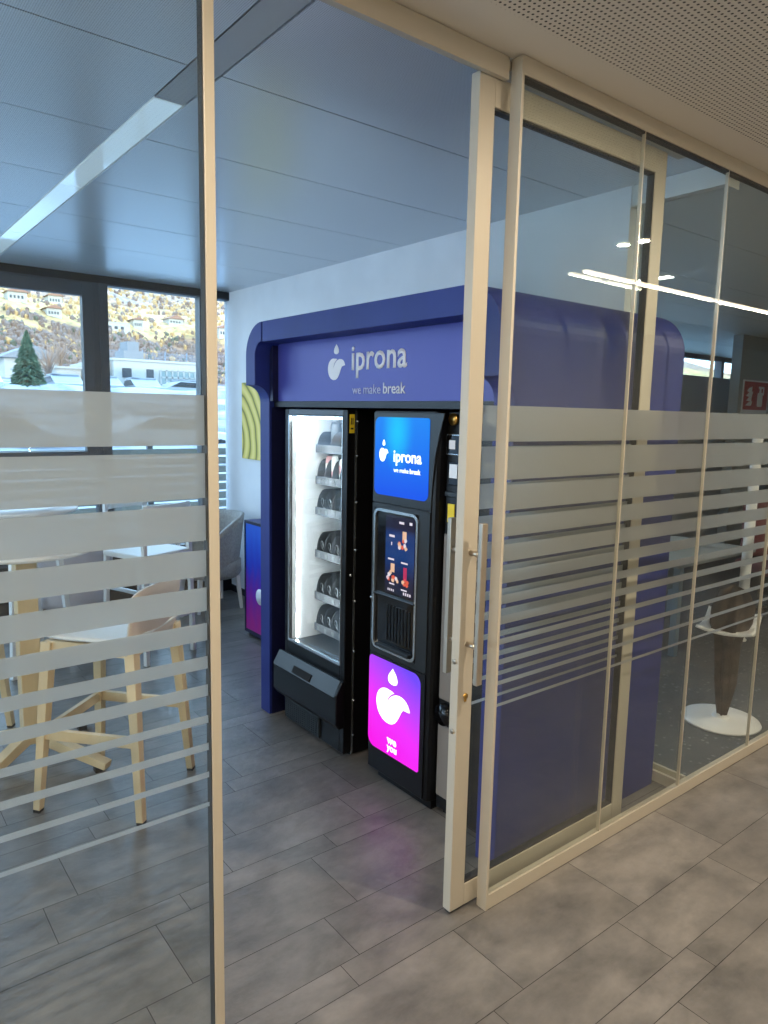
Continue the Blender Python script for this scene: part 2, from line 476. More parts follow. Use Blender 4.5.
# ---- ceilings
mb = MB()
ys = [1.57, 2.245] + [2.245 + .69 * k for k in range(1, 6)] + [6.30]
for (xa, xb) in ((XL, .968), (1.078, 3.0), (3.0, 6.2), (6.2, 9.6), (9.6, XE)):
    mb.mi = 3 if xa > 2.9 else 0
    for i in range(len(ys) - 1):
        mb.box(xa + .003, xb - .003, ys[i] + .003, ys[i + 1] - .003, ZC, ZC + .02)
mb.mi = 1
mb.box(XL, XE, 1.5, 6.35, ZC + .021, ZC + .05)
mb.mi = 2
mb.box(.972, 1.074, 1.57, 2.54, ZC + .001, ZC + .02)
mb.build('ceiling', [M['ceil'], M['void'], M['ceil_plain'], M['office_ceil']], label='satin grey metal panel ceiling of the break room', cat='ceiling', kind='structure')
lt = empty('ceiling_light', (1.023, 2.545, ZC), 0, 'long narrow glossy light strip in the break room ceiling, reflected daylight painted as glow', 'ceiling light')
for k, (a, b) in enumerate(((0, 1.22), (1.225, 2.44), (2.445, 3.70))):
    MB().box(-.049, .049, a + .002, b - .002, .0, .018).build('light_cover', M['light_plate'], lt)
MB().box(XL, XE, -2.2, YG + .05, ZC + .004, ZC + .03).build('ceiling_corridor', M['perf'], label='cream perforated corridor ceiling with plain edge strip', cat='ceiling', kind='structure')

# ---- walls
MB().box(XR, XR + .1, 2.0, YW + .1, 0, ZC).build('wall_right', M['white_wall'], label='white wall behind the vending kiosk', cat='wall', kind='structure')
mb = MB(); mb.box(XL - .1, XL, -2.2, 1.56, 0, ZC); mb.box(XL - .1, XL, 1.56, YW + .1, 0, .44); mb.box(XL - .1, XL, 1.56, YW + .1, 2.69, ZC)
mb.build('wall_left', M['white_wall'], kind='structure')  # unseen side left open above the parapet, added to bring in daylight
MB().box(XE, XE + .1, -2.2, YW + .1, 0, ZC).build('wall_far_right', M['office_wall'], kind='structure')
MB().box(XR - .012, XR - .0005, 2.0, YW, 0, .06).build('baseboard_right', M['black_base'], kind='structure')
MB().box(XL, XE, -2.2, -2.1, 0, ZC).build('wall_corridor', M['warm_wall'], kind='structure')

# window wall : dark parapet, header and mullions
mb = MB()
mb.box(XL, XE, YW, YW + .14, 0, .44)
mb.box(XL, XE, YW, YW + .14, 2.69, ZC)
mb.build('wall_back', M['black_base'], label='dark parapet and header of the window wall', cat='wall', kind='structure')
def window(n, x0, x1, sash, label):
    w = empty('window_%d' % n, (x0, YW, .44), 0, label, 'window', kind='structure')
    W = x1 - x0; Ht = 2.69 - .44
    f = MB()
    fr = .012 if not sash else .05
    f.box(0, fr, .0, .10, 0, Ht); f.box(W - fr, W, .0, .10, 0, Ht); f.box(fr, W - fr, .0, .10, Ht - .012, Ht); f.box(fr, W - fr, .0, .10, 0, .04)
    f.build('window_frame', M['anthracite'], w)
    if sash:
        MB().box(fr, W - fr, .02, .09, .82, .862).build('transom', M['anthracite'], w)
        s = MB()
        z0, z1 = .862, Ht - .014
        a, b = fr + .005, W - fr - .005
        s.box(a, a + .08, -.02, .05, z0, z1, .004); s.box(b - .08, b, -.02, .05, z0, z1, .004)
        s.box(a + .08, b - .08, -.02, .05, z1 - .10, z1, .004); s.box(a + .08, b - .08, -.02, .05, z0, z0 + .04, .004)
        s.build('sash', M['anthracite'], w)
        MB().box(a + .08, b - .08, .01, .022, z0 + .04, z1 - .075).build('pane', M['winglass'], w)
        MB().box(fr, W - fr, .04, .052, .04, .82).build('pane', M['winglass'], w)
    else:
        MB().box(fr, W - fr, .04, .052, .04, Ht - .012).build('pane', M['winglass'], w)
mull = MB()
mull.box(1.834, 1.893, YW - .01, YW + .13, .44, 2.69); mull.box(2.708, 2.835, YW - .01, YW + .13, .44, 2.69); mull.box(.0, .06, YW - .01, YW + .13, .44, 2.69)
mull.box(-2.0, -1.94, YW - .01, YW + .13, .44, 2.69); mull.box(3.02, 3.14, YW - .01, YW + .13, .44, 2.69)
mull.box(6.0, 6.06, YW - .01, YW + .13, .44, 2.69); mull.box(9.0, 9.06, YW - .01, YW + .13, .44, 2.69); mull.box(12.0, 12.06, YW - .01, YW + .13, .44, 2.69)
mull.build('trim_1', M['anthracite'], label='dark metal mullions between the windows', cat='mullion', kind='structure')
window(1, .06, 1.834, True, 'dark framed opening window with fir tree beyond it')
window(2, 1.893, 2.708, False, 'window pane showing the flat white building outside')
window(3, 2.835, 3.02, False, 'narrow window strip beside the white wall')
window(4, -1.94, 0, False, None)
window(5, XL, -2.0, False, None)
window(6, 3.14, 6.0, False, None)
window(7, 6.06, 9.0, False, None)
window(8, 9.06, 12.0, False, None)
window(9, 12.06, XE, False, None)

# ------------------------------------------------------------------ glazed partition
BANDS = [(1.732, 1.618), (1.600, 1.496), (1.479, 1.396), (1.373, 1.310), (1.283, 1.226), (1.196, 1.153), (1.114, 1.083), (1.043, 1.014), (.965, .945), (.894, .875), (.819, .804), (.739, .728)]
def film(x0, x1, y, parent):
    mb = MB()
    for (t, b) in BANDS: mb.quad((x0, y, b), (x1, y, b), (x1, y, t), (x0, y, t))
    return mb.build('frosted_film', M['film'], parent, label='frosted privacy stripes, wide above and thin below')

gl = empty('wall_front_left', (0, 0, 0), 0, 'clear glass partition with frosted stripes left of the doorway', 'glass partition', kind='structure')
MB().box(XL, .70, YG + .004, YG + .014, .05, 2.70).build('glass_pane', M['glass'], gl)
film(XL, .697, YG + .0155, gl)
MB().box(.694, .7195, YG - .002, YG + .03, 0, ZC, .002).build('end_post', M['alu'], gl)
MB().box(.6925, .6945, YG + .002, YG + .026, 0, ZC).build('gasket', M['alu_dark'], gl)
MB().box(XL, .694, YG, YG + .04, 0, .05).build('bottom_channel', M['alu'], gl)
MB().box(XL, .694, YG, YG + .04, 2.70, ZC).build('top_channel', M['alu'], gl)

gr = empty('wall_front_right', (0, 0, 0), 0, 'clear glass partition with frosted stripes right of the sliding door', 'glass partition', kind='structure')
JX = [2.35, 2.952, 3.62, 4.23, 4.84, 5.45]
edges = [1.7] + JX + [XE]
for i in range(len(edges) - 1):
    MB().box(edges[i] + .003, edges[i + 1] - .003, YG + .004, YG + .014, .05, 2.70).build('glass_pane', M['glass'], gr)
for x in JX:
    MB().box(x - .0018, x + .0018, YG + .002, YG + .016, .05, 2.70).build('glass_joint', M['joint'], gr)
film(1.703, XE, YG + .0155, gr)
MB().box(1.692, 1.704, YG - .003, YG + .040, 0, ZC, .001).build('end_post', M['alu'], gr)
mb = MB(); mb.box(1.704, XE, YG, YG + .006, 0, .052); mb.box(1.704, XE, YG + .016, YG + .032, 0, .046); mb.box(1.704, XE, YG + .006, YG + .016, 0, .045)
mb.build('bottom_channel', M['alu'], gr)
MB().box(1.704, XE, YG, YG + .032, 2.70, ZC + .003, .001).build('top_channel', M['alu'], gr)
MB().box(1.704, XE, YG + .003, YG + .03, 2.692, 2.6995).build('gasket', M['alu_dark'], gr)

# header track of the sliding door
hd = MB()
hd.box(.7195, 1.676, YG + .034, YG + .05, 2.688, ZC)
hd.box(.7195, 2.75, YG + .05, YG + .11, 2.722, ZC)
hd.build('trim_2', M['alu'], label='metal header track above the doorway', cat='door track', kind='structure')

# sliding door
DX0, DX1, DY0, DY1 = 1.578, 2.585, 1.588, 1.624
dr = empty('door_1', (DX0, DY0, 0), 0, 'glass sliding door in a pale metal frame pushed open behind the fixed glazing', 'door', kind='structure')
W = DX1 - DX0; T = DY1 - DY0
MB().box(0, .066, 0, T, .012, 2.695, .002).build('stile', M['alu'], dr)
MB().box(W - .072, W, 0, T, .012, 2.695, .002).build('stile', M['alu'], dr)
MB().box(.066, W - .072, 0, T, 2.610, 2.695, .002).build('top_rail', M['alu'], dr)
MB().box(.066, W - .072, 0, T, .012, .09, .002).build('bottom_rail', M['alu'], dr)
MB().box(.066, W - .072, T / 2 - .004, T / 2 + .004, .088, 2.612).build('glass_pane', M['glass'], dr)
mb = MB()
for (t, b) in BANDS: mb.quad((.066, T / 2 + .0055, b), (W - .072, T / 2 + .0055, b), (W - .072, T / 2 + .0055, t), (.066, T / 2 + .0055, t))
mb.build('frosted_film', M['film'], dr)
mb = MB()
mb.box(.066, .070, .004, T - .004, .09, 2.61); mb.box(W - .076, W - .072, .004, T - .004, .09, 2.61); mb.box(.07, W - .076, .004, T - .004, 2.604, 2.61); mb.box(.07, W - .076, .004, T - .004, .09, .095)
mb.build('gasket', M['alu_dark'], dr)
hx = .034
h1 = MB().box(hx - .013, hx + .013, -.062, -.044, .835, 1.365, .003).build('handle', M['steel'], dr, label='long flat steel handle bar')
for z in (1.262, .958): MB().tube([(hx, 0, z), (hx, -.046, z)], .009, 12).build('handle_bracket', M['steel'], h1)
h2 = MB().box(hx - .013, hx + .013, T + .044, T + .062, .835, 1.365, .003).build('handle', M['steel'], dr, label='long flat steel handle bar')
for z in (1.262, .958): MB().tube([(hx, T, z), (hx, T + .046, z)], .009, 12).build('handle_bracket', M['steel'], h2)
lk = MB()
lk.tube([(.034, .001, .782), (.034, -.006, .782)], .0085, 16); lk.box(.030, .038, -.005, .001, .762, .78, .001)
lk.build('lock_cylinder', M['brass'], dr, label='brass lock cylinder')
for z in (.90, .66): MB().tube([(.001, T / 2, z), (-.0025, T / 2, z)], .009, 16).build('side_screw', M['steel'], dr)
MB().box(.004, .06, .006, T - .006, .002, .012).build('floor_seal', M['alu_dark'], dr)

# cross glazing between break room and office
cg = empty('wall_cross', (0, 0, 0), 0, 'short clear glass return between white wall and corridor glazing', 'glass partition', kind='structure')
MB().box(3.025, 3.035, YG + .035, 1.999, .05, 2.66).build('glass_pane', M['glass'], cg)
mb = MB(); mb.box(2.99, 3.005, YG + .034, 1.999, 0, .05); mb.box(3.055, 3.07, YG + .034, 1.999, 0, .05); mb.box(3.005, 3.055, YG + .034, 1.999, 0, .02)
mb.build('bottom_channel', M['alu'], cg)
MB().box(2.985, 3.105, YG + .034, 1.999, 2.66, ZC - .001).build('top_channel', M['office_ceil'], cg)

# ------------------------------------------------------------------ lettering and logo
def text_mesh(body, width, bold=0.0, depth=.001, track=1.0, height_scale=1.0):
    cu = bpy.data.curves.new('lettering', 'FONT'); cu.body = body; cu.size = 1.0; cu.extrude = 0; cu.offset = bold; cu.space_character = track
    cu.resolution_u = 3
    ob = bpy.data.objects.new('tmp_lettering', cu); COL.objects.link(ob)
    dg = bpy.context.evaluated_depsgraph_get()
    me = bpy.data.meshes.new_from_object(ob.evaluated_get(dg))
    bpy.data.objects.remove(ob); bpy.data.curves.remove(cu)
    xs = [v.co.x for v in me.vertices]; x0, x1 = min(xs), max(xs)
    k = width / (x1 - x0)
    for v in me.vertices: v.co = Vector(((v.co.x - x0) * k, 0, v.co.y * k * height_scale))
    bm = bmesh.new(); bm.from_mesh(me)
    r = bmesh.ops.extrude_face_region(bm, geom=bm.faces[:])
    for e in r['geom']:
        if isinstance(e, bmesh.types.BMVert): e.co.y -= depth
    bmesh.ops.recalc_face_normals(bm, faces=bm.faces[:])
    bm.to_mesh(me); bm.free()
    return me
def text(name, body, x, y, z, width, m, parent, **kw):
    me = text_mesh(body, width, **kw); me.name = name; me.materials.clear(); me.materials.append(m)
    o = bpy.data.objects.new(name, me); COL.objects.link(o); o.parent = parent; o.location = (x, y, z)
    return o
def logo(name, x, y, z, w, h, m, parent, beak=.0):
    """drop above a curled leaf; x,z = lower-left corner of the mark"""
    mb = MB()
    drop = bez([((.50, 1.0), (.58, .93), (.66, .86), (.64, .775)), ((.64, .775), (.62, .70), (.40, .70), (.37, .775)), ((.37, .775), (.34, .86), (.44, .93), (.50, 1.0))])
    b = beak
    left = bez([((.40, .60), (.20, .64), (.0, .50), (.02, .30)), ((.02, .30), (.04, .10), (.22, -.02), (.44, .0)),
                ((.44, .0), (.66, .03), (.70, .22), (.80, .34)), ((.80, .34), (.86, .40), (.92 + b, .37 - b), (1.0 + b, .40 - b)),
                ((1.0 + b, .40 - b), (.97, .54), (.80, .60), (.64, .57)), ((.64, .57), (.48, .54), (.38, .44), (.335, .31)),
                ((.335, .31), (.34, .43), (.42, .52), (.55, .575)), ((.55, .575), (.50, .60), (.45, .60), (.40, .60))], 8)
    for o in (drop, left): mb.prism([(x + p[0] * w, z + p[1] * h) for p in o], 'y', y - .0012, y)
    return mb.build(name, m, parent)

# ------------------------------------------------------------------ kiosk surround
ks = empty('vending_kiosk', (1.80, 3.49, 0), -PI / 2, 'deep blue vending kiosk surround with rounded canopy and silver lettering', 'kiosk')
KW, KD, KT, KR, KH = 1.82, 1.16, 2.15, .17, .10
def side_profile():
    rc = .085
    pts = [(rc, 0), (KD, 0), (KD, KT - KR), (0, KT - KR), (0, 1.832)]
    for k in range(1, 9):
        a = PI / 2 * k / 8
        pts.append((rc * math.sin(a), 1.832 - rc * (1 - math.cos(a)) - .0))
    return pts
def corner_arc(left):
    out = [(KR - KR * math.cos(PI / 2 * k / 12), KT - KR + KR * math.sin(PI / 2 * k / 12)) for k in range(13)]
    ri = KR - KH
    inn = [(KR - ri * math.cos(PI / 2 * k / 12), KT - KR + ri * math.sin(PI / 2 * k / 12)) for k in range(13)]
    pts = out + inn[::-1]
    return pts if left else [(KW - p[0], p[1]) for p in pts]
for left in (True, False):
    mb = MB()
    x0, x1 = (0, KH) if left else (KW - KH, KW)
    mb.prism(side_profile(), 'x', x0, x1)
    mb.prism(corner_arc(left), 'y', 0, KD)
    bmesh.ops.remove_doubles(mb.bm, verts=mb.bm.verts[:], dist=.0004)
    o = mb.build('side_panel', M['kiosk'], ks)
    bv = o.modifiers.new('soft_edges', 'BEVEL'); bv.width = .003; bv.segments = 2; bv.limit_method = 'ANGLE'; bv.angle_limit = math.radians(50)
MB().box(KR + .012, KW - KR - .004, 0, KD, KT - KH - .002, KT, .003).build('canopy', M['kiosk'], ks)
MB().box(KR + .0005, KR + .0115, .006, KD - .01, KT - KH + .004, KT - .004).build('canopy_joint', M['void'], ks)
MB().box(.134, KW - .101, .12, .14, 1.752, KT - KH - .003).build('fascia', M['banner'], ks, label='satin violet-blue sign fascia')
MB().box(.101, .133, .088, .139, 1.752, KT - KH - .003).build('fascia_return', M['kiosk_in'], ks)
MB().box(.101, KW - .101, .115, .20, 1.722, 1.751).build('shadow_rail', M['black'], ks)
MB().box(.101, KW - .101, 1.06, 1.08, .0, 2.03).build('back_panel', M['kiosk_in'], ks)
MB().box(.1005, .1015, .10, 1.05, 0, 1.72).build('lining', M['kiosk_in'], ks)
fx = .12
text('lettering', 'iprona', .801, fx - .0005, 1.893, .393, M['sign_grey'], ks, bold=.017, track=1.03, height_scale=1.06)
text('tagline_word', 'we', .810, fx - .0005, 1.784, .066, M['sign_dim'], ks, bold=-.004)
text('tagline_word', 'make', .895, fx - .0005, 1.784, .124, M['sign_dim'], ks, bold=-.004)
text('tagline_word', 'break', 1.037, fx - .0005, 1.784, .152, M['sign_grey'], ks, bold=.010)
logo('emblem', .606, fx - .0003, 1.850, .143, .165, M['sign_grey'], ks)

# ------------------------------------------------------------------ snack machine
SW, SD, SH = .563, .72, 1.712
sn = empty('snack_vending_machine', (1.912, 3.268, 0), -PI / 2, 'black snack vending machine with lit glass front at the far end of kiosk', 'vending machine')
b = MB()
b.box(0, .02, .05, SD, .02, SH); b.box(SW - .02, SW, .05, SD, .02, SH); b.box(.02, SW - .02, SD - .02, SD, .02, SH)
b.box(.02, SW - .02, .05, SD - .02, SH - .02, SH); b.box(.02, SW - .02, .05, SD - .02, .02, .46)
b.box(.03, SW - .03, .06, SD - .05, 0, .02)
b.build('cabinet', M['black'], sn)
d = MB()
gz0, gz1, gx0, gx1 = .475, 1.682, .034, .528
d.box(0, gx0, 0, .048, .03, SH, .004); d.box(gx1, SW, 0, .048, .03, SH, .004)
d.box(gx0, gx1, 0, .048, .03, gz0, .004)
dd = d.build('door', M['black'], sn)
MB().box(gx0, gx1, .0, .048, gz1, SH, .004).build('top_bar', M['frame_grey'], dd)
t = MB()
for (a, bb, c, e) in ((gx0, gx0 + .012, gz0, gz1), (gx1 - .006, gx1, gz0, gz1), (gx0 + .012, gx1 - .006, gz0, gz0 + .014), (gx0 + .012, gx1 - .006, gz1 - .006, gz1)):
    t.box(a, bb, -.003, .012, c, e, .001)
t.build('glass_trim', M['chrome'], dd, label='bright metal trim round the glass')
MB().box(gx0 + .012, gx1 - .006, .016, .022, gz0 + .012, gz1 - .006).build('door_glass', M['glass'], dd)
MB().box(-.0015, 0, 0, .04, .5, .5 + .001).build('gasket', M['alu_dark'], dd)
# hinge strip with bolts along the right side of the door
st = MB().box(SW, SW + .003, .046, .056, .02, SH - .004).build('edge_strip', M['chrome'], sn)
for z in (.12, .30, .55, .80, 1.05, 1.28, 1.50, 1.66):
    MB().tube([(SW + .003, .055, z), (SW + .010, .055, z)], .006, 10).build('bolt', M['chrome'], st)
MB().tube([(SW + .0, .03, .93), (SW + .008, .03, .93)], .009, 12).build('door_lock', M['chrome'], sn)
sk = MB().box(SW, SW + .001, .012, .04, 1.605, 1.692).build('warning_sticker', M['yellow'], sn)
q = MB(); q.box(SW + .001, SW + .0015, .019, .024, 1.645, 1.675); q.box(SW + .001, SW + .0015, .028, .033, 1.645, 1.675); q.box(SW + .001, SW + .0015, .018, .034, 1.622, 1.630)
q.build('sticker_print', M['ink'], sk)
# interior
li = MB()
li.box(gx0 + .0002, gx0 + .002, .023, .05, gz0, gz1)
li.box(.021, .026, .05, SD - .03, .462, SH - .022); li.box(SW - .026, SW - .021, .05, SD - .03, .462, SH - .022)
li.box(.026, SW - .026, SD - .03, SD - .022, .462, SH - .022); li.box(.026, SW - .026, .05, SD - .03, SH - .03, SH - .022)
li.build('liner', M['liner'], sn)
MB().box(.026, SW - .026, .05, SD - .03, .461, .466).build('chute_floor', M['char'], sn)
MB().box(.027, .034, .052, .064, .48, 1.68).build('led_strip', M['led'], sn, label='vertical white light strip inside the door')
MB().box(.05, SW - .05, .054, .075, SH - .045, SH - .031).build('led_strip', M['led'], sn)
MB().box(SW - .040, SW - .028, .054, .070, .55, 1.66).build('led_strip', M['led'], sn)
TZ = [1.505, 1.335, 1.168, .932, .698, .520]
TY = .175
def spiral(x, z, r, y0, y1, turns):
    pts = []
    n = int(turns * 12)
    for k in range(n + 1):
        a = 2 * PI * k / 12
        pts.append((x + r * math.cos(a), y0 + (y1 - y0) * k / n, z + r * math.sin(a)))
    return pts
for i, z in enumerate(TZ):
    sh = MB()
    sh.box(.03, SW - .03, TY, SD - .04, z - .004, z)
    sh.box(.03, SW - .03, TY - .004, TY, z - .02, z + .022)
    n = 7 if i else 4
    if i:
        sh.mi = 1
        for k in range(n):
            xc = .034 + (SW - .068) * (k + .5) / n
            sh.box(xc - .012, xc + .012, TY - .0055, TY - .004, z - .014, z + .012)
    s_ob = sh.build('shelf_tray', [M['tray'], M['label_grey']], sn)
    hgt = .115 if i else .09
    for k in range(n + 1):
        x = .034 + (SW - .068) * k / n
        pr = [(TY + .004, z)] + [(TY + .004 + .05 * (1 - math.cos(a)), z + hgt * math.sin(a)) for a in [PI / 2 * j / 6 for j in range(1, 7)]] + [(SD - .06, z + hgt), (SD - .06, z)]
        MB().prism([(p[0], p[1]) for p in pr], 'x', x - .0015, x + .0015).build('divider', M['tray'], s_ob)
    if i:
        for k in range(n):
            if (i == 1 and k < 4) or (i == 2 and k in (2, 3)): continue
            xc = .034 + (SW - .068) * (k + .5) / n
            MB().tube(spiral(xc, z + .04, .031, TY + .002, TY + .34, 6), .0022, 4).build('spiral', M['wire'], s_ob)
# delivery bin
bn = MB()
bn.prism([(-.055, .345), (-.055, .20), (-.035, .17), (.0, .17), (.0, .405), (-.02, .405)], 'x', -.03, SW + .012, .006)
bo = bn.build('delivery_bin', M['black'], sn)
MB().prism([(-.060, .338), (-.022, .412), (-.016, .408), (-.054, .334)], 'x', -.02, SW, .002).build('bin_lid', M['char'], bo)
MB().prism([(-.0615, .3455), (-.044, .379), (-.038, .375), (-.056, .341)], 'x', .17, .34).build('bin_recess', M['void'], bo)
vt = MB()
vt.box(.04, .36, -.012, 0, .04, .15, .003)
for r_ in range(9):
    for c in range(14):
        vt.box(.05 + c * .0215, .062 + c * .0215, -.0155, -.012, .046 + r_ * .0112, .052 + r_ * .0112)
vt.build('vent_grille', M['char'], sn)
MB().box(.04, SW - .05, -.006, 0, .157, .164).build('vent_lip', M['frame_grey'], sn)

# products
def snack_world(x, y, z): return Vector((1.912 + y, 3.268 - x, z))
def packet(name, x, y, z, w, h, t, cols, label, cat='snack', group='snacks in the vending machine'):
    m = mat(name + '_print', cols[0], .3)
    tc = N(m, 'ShaderNodeTexCoord'); sp = N(m, 'ShaderNodeSeparateXYZ'); L(m, tc.outputs['Object'], sp.inputs[0])
    mr = N(m, 'ShaderNodeMapRange'); mr.inputs['From Min'].default_value = 0; mr.inputs['From Max'].default_value = h; L(m, sp.outputs['Z'], mr.inputs['Value'])
    rp = N(m, 'ShaderNodeValToRGB'); rp.color_ramp.interpolation = 'CONSTANT'
    els = rp.color_ramp.elements; els[0].color = cols[0]; els[1].color = cols[1]; els[1].position = .35
    e = els.new(.7); e.color = cols[2]
    L(m, mr.outputs[0], rp.inputs['Fac']); L(m, rp.outputs['Color'], bsdf(m).inputs['Base Color'])
    mb = MB()
    for sgn in (-1, 1):
        def fn(u, v, sgn=sgn):
            k = (1 - (2 * u - 1) ** 4) * (1 - (2 * v - 1) ** 4)
            return Vector(((u - .5) * w, sgn * (t / 2 * k ** .6 + .0006), v * h))
        mb.grid(fn, 8, 8)
    bmesh.ops.remove_doubles(mb.bm, verts=mb.bm.verts[:], dist=.002)
    o = mb.build(name, m, label=label, cat=cat, group=group)
    o.location = snack_world(x, y, z); o.rotation_euler = (0, 0, -PI / 2)
    return o
W_, R_, Y_, O_, B_, G_, P_ = rgb(240, 238, 232), rgb(200, 60, 60), rgb(240, 214, 80), rgb(240, 150, 40), rgb(60, 60, 120), rgb(120, 190, 170), rgb(230, 170, 170)
q = (SW - .068) / 7
def sx(k): return .034 + q * (k + .5)
packet('sandwich_packet', sx(0), TY + .06, TZ[1] + .004, .055, .125, .03, (P_, W_, P_), 'pink and white snack packet at the left end of the second shelf')
packet('sandwich_packet', sx(1), TY + .05, TZ[1] + .004, .055, .135, .03, (P_, W_, W_), 'whitish snack packet second from left on the second shelf')
packet('snack_packet', sx(2), TY + .05, TZ[1] + .004, .055, .12, .03, (W_, P_, W_), 'pale pink packet third from left on the second shelf')
packet('snack_packet', sx(3), TY + .05, TZ[1] + .004, .055, .11, .03, (G_, W_, G_), 'mint green snack packet on the second shelf')
packet('biscuit_packet', sx(2), TY + .10, TZ[2] + .004, .055, .165, .03, (Y_, Y_, W_), 'pale yellow packet standing on the third shelf')
packet('biscuit_packet', sx(3), TY + .06, TZ[2] + .004, .055, .15, .03, (O_, O_, Y_), 'orange packet standing on the third shelf')
packet('bread_packet', .034 + (SW - .068) * 1.5 / 4, TY + .10, TZ[0] + .004, .10, .10, .05, (Y_, O_, W_), 'yellow and orange packet on the top shelf')
packet('cake_packet', .034 + (SW - .068) * 2.5 / 4, TY + .08, TZ[0] + .004, .09, .09, .05, (B_, W_, B_), 'navy and white packet on the top shelf')
cn = MB(); cn.lathe([(0, 0), (.030, 0), (.031, .008), (.031, .12), (.026, .135), (0, .135)], n=24)
o = cn.build('drink_can', M['tray'], label='grey drink tin leaning at the left end of the top shelf', cat='drink')
o.location = snack_world(sx(0) + .02, TY + .09, TZ[0] + .006); o.rotation_euler = (.0, 0, 0)

# ------------------------------------------------------------------ coffee machine
CW, CDp, CH = .412, .62, 1.712
cf = empty('coffee_machine', (1.928, 2.512, 0), -PI / 2, 'tall black coffee machine with blue screen above and glowing magenta panel below', 'coffee machine')
b = MB()
b.prism([(0, .0), (.388, 0), (.400, .006), (.408, .02), (CW, .04), (CW, CDp), (0, CDp)], 'z', .05, CH, 0.004)
b.box(.02, CW - .02, .04, CDp - .02, 0, .05)
b.build('cabinet', M['black'], cf)
# grey fascia: flares to the upper right corner, opening for the touch screen bay
fas = MB()
fas.prism([(0.0, 1.31), (.386, 1.31), (.392, 1.42), (.402, 1.52), (.422, 1.61), (.452, 1.705), (.0, 1.705)], 'y', -.008, 0.0, .002)
fas.build('upper_fascia', M['char'], cf)
f2 = MB()
bx0, bx1, bz0, bz1 = .017, .318, .645, 1.285
f2.box(0, bx0, -.008, 0, .62, 1.306); f2.box(bx1, .384, -.008, 0, .62, 1.306); f2.box(bx0, bx1, -.008, 0, .62, bz0); f2.box(bx0, bx1, -.008, 0, bz1, 1.306)
f2.build('middle_fascia', M['char'], cf)
MB().box(0, .384, -.008, 0, .06, .615, .002).build('lower_fascia', M['black'], cf)
MB().prism(rrect(.012, .370, 1.346, 1.684, (.03, .03, .012, .03)), 'y', -.0105, -.008, .0008).build('top_screen', M['blue_screen'], cf, label='backlit blue panel with white lettering')
text('lettering', 'iprona', .145, -.0108, 1.497, .182, M['white_emit'], cf, bold=.02)
text('tagline_word', 'we', .147, -.0108, 1.452, .032, M['white_emit'], cf, bold=.004)
text('tagline_word', 'make', .188, -.0108, 1.452, .058, M['white_emit'], cf, bold=.004)
text('tagline_word', 'break', .254, -.0108, 1.452, .068, M['white_emit'], cf, bold=.022)
logo('emblem', .045, -.0106, 1.492, .062, .096, M['white_emit'], cf)
# chrome bay ring
rg = MB()
ro = rrect(bx0, bx1, bz0, bz1, .035); ri = rrect(bx0 + .012, bx1 - .012, bz0 + .012, bz1 - .012, .026)
bm = rg.bm
A = [bm.verts.new((p[0], -.014, p[1])) for p in ro]; B2 = [bm.verts.new((p[0], -.014, p[1])) for p in ri]
C2 = [bm.verts.new((p[0], 0, p[1])) for p in ro]; D2 = [bm.verts.new((p[0], .02, p[1])) for p in ri]
n = len(ro)
for i in range(n):
    j = (i + 1) % n
    bm.faces.new((A[i], A[j], B2[j], B2[i])); bm.faces.new((A[i], C2[i], C2[j], A[j])); bm.faces.new((B2[i], B2[j], D2[j], D2[i]))
bmesh.ops.recalc_face_normals(bm, faces=bm.faces[:])
rg.build('bay_ring', M['chrome'], cf, label='bright metal ring round the dispensing bay')
MB().prism(rrect(bx0 + .01, bx1 - .01, .905, bz1 - .01, (.004, .004, .024, .024)), 'y', -.006, .0).build('screen_glass', M['black_gloss'], cf)
# touch screen picture: dark blue with drinks
ts = mat('touch_screen_picture', (.01, .01, .02, 1), .1)
tc = N(ts, 'ShaderNodeTexCoord'); spx = N(ts, 'ShaderNodeSeparateXYZ'); L(ts, tc.outputs['Object'], spx.inputs[0])
mr = N(ts, 'ShaderNodeMapRange'); mr.inputs['From Min'].default_value = .92; mr.inputs['From Max'].default_value = 1.26; L(ts, spx.outputs['Z'], mr.inputs['Value'])
rp = N(ts, 'ShaderNodeValToRGB'); els = rp.color_ramp.elements
for p_, c_2 in ((0, rgb(16, 14, 30)), (.22, rgb(22, 26, 60)), (.5, rgb(12, 62, 128)), (.78, rgb(16, 52, 112)), (.86, rgb(24, 22, 48))):
    if p_ == 0: els[0].position = 0; els[0].color = c_2
    else: e = els.new(p_); e.color = c_2
els[-1].position = 1.0; els[-1].color = rgb(18, 18, 40)
L(ts, mr.outputs[0], rp.inputs['Fac']); L(ts, rp.outputs['Color'], bsdf(ts).inputs['Emission Color']); bsdf(ts).inputs['Emission Strength'].default_value = .8
e_w = mat('screen_white', (0, 0, 0, 1), .3, emit=rgb(235, 225, 235), es=.9)
e_r = mat('screen_red', (0, 0, 0, 1), .3, emit=rgb(226, 96, 70), es=.9)
e_m = mat('screen_crimson', (0, 0, 0, 1), .3, emit=rgb(190, 40, 90), es=.9)
e_c = mat('screen_cream', (0, 0, 0, 1), .3, emit=rgb(240, 196, 160), es=.9)
def blob(mb, cx, cz, rx, rz, n=7, seed=1):
    r = random.Random(seed)
    pts = [(cx + rx * (0.75 + .45 * r.random()) * math.cos(2 * PI * k / n), cz + rz * (0.75 + .45 * r.random()) * math.sin(2 * PI * k / n)) for k in range(n)]
    mb[0].mi = mb[1]; mb[0].prism(pts, 'y', -.0082, -.0076)
scr = MB(); scr.box(.098, .292, -.0075, -.006, .918, 1.262)
class Lay(tuple):
    def box(self, *a): self[0].mi = self[1]; self[0].box(*a)
mw_, mr_, mm_, mc_ = Lay((scr, 1)), Lay((scr, 2)), Lay((scr, 3)), Lay((scr, 4))
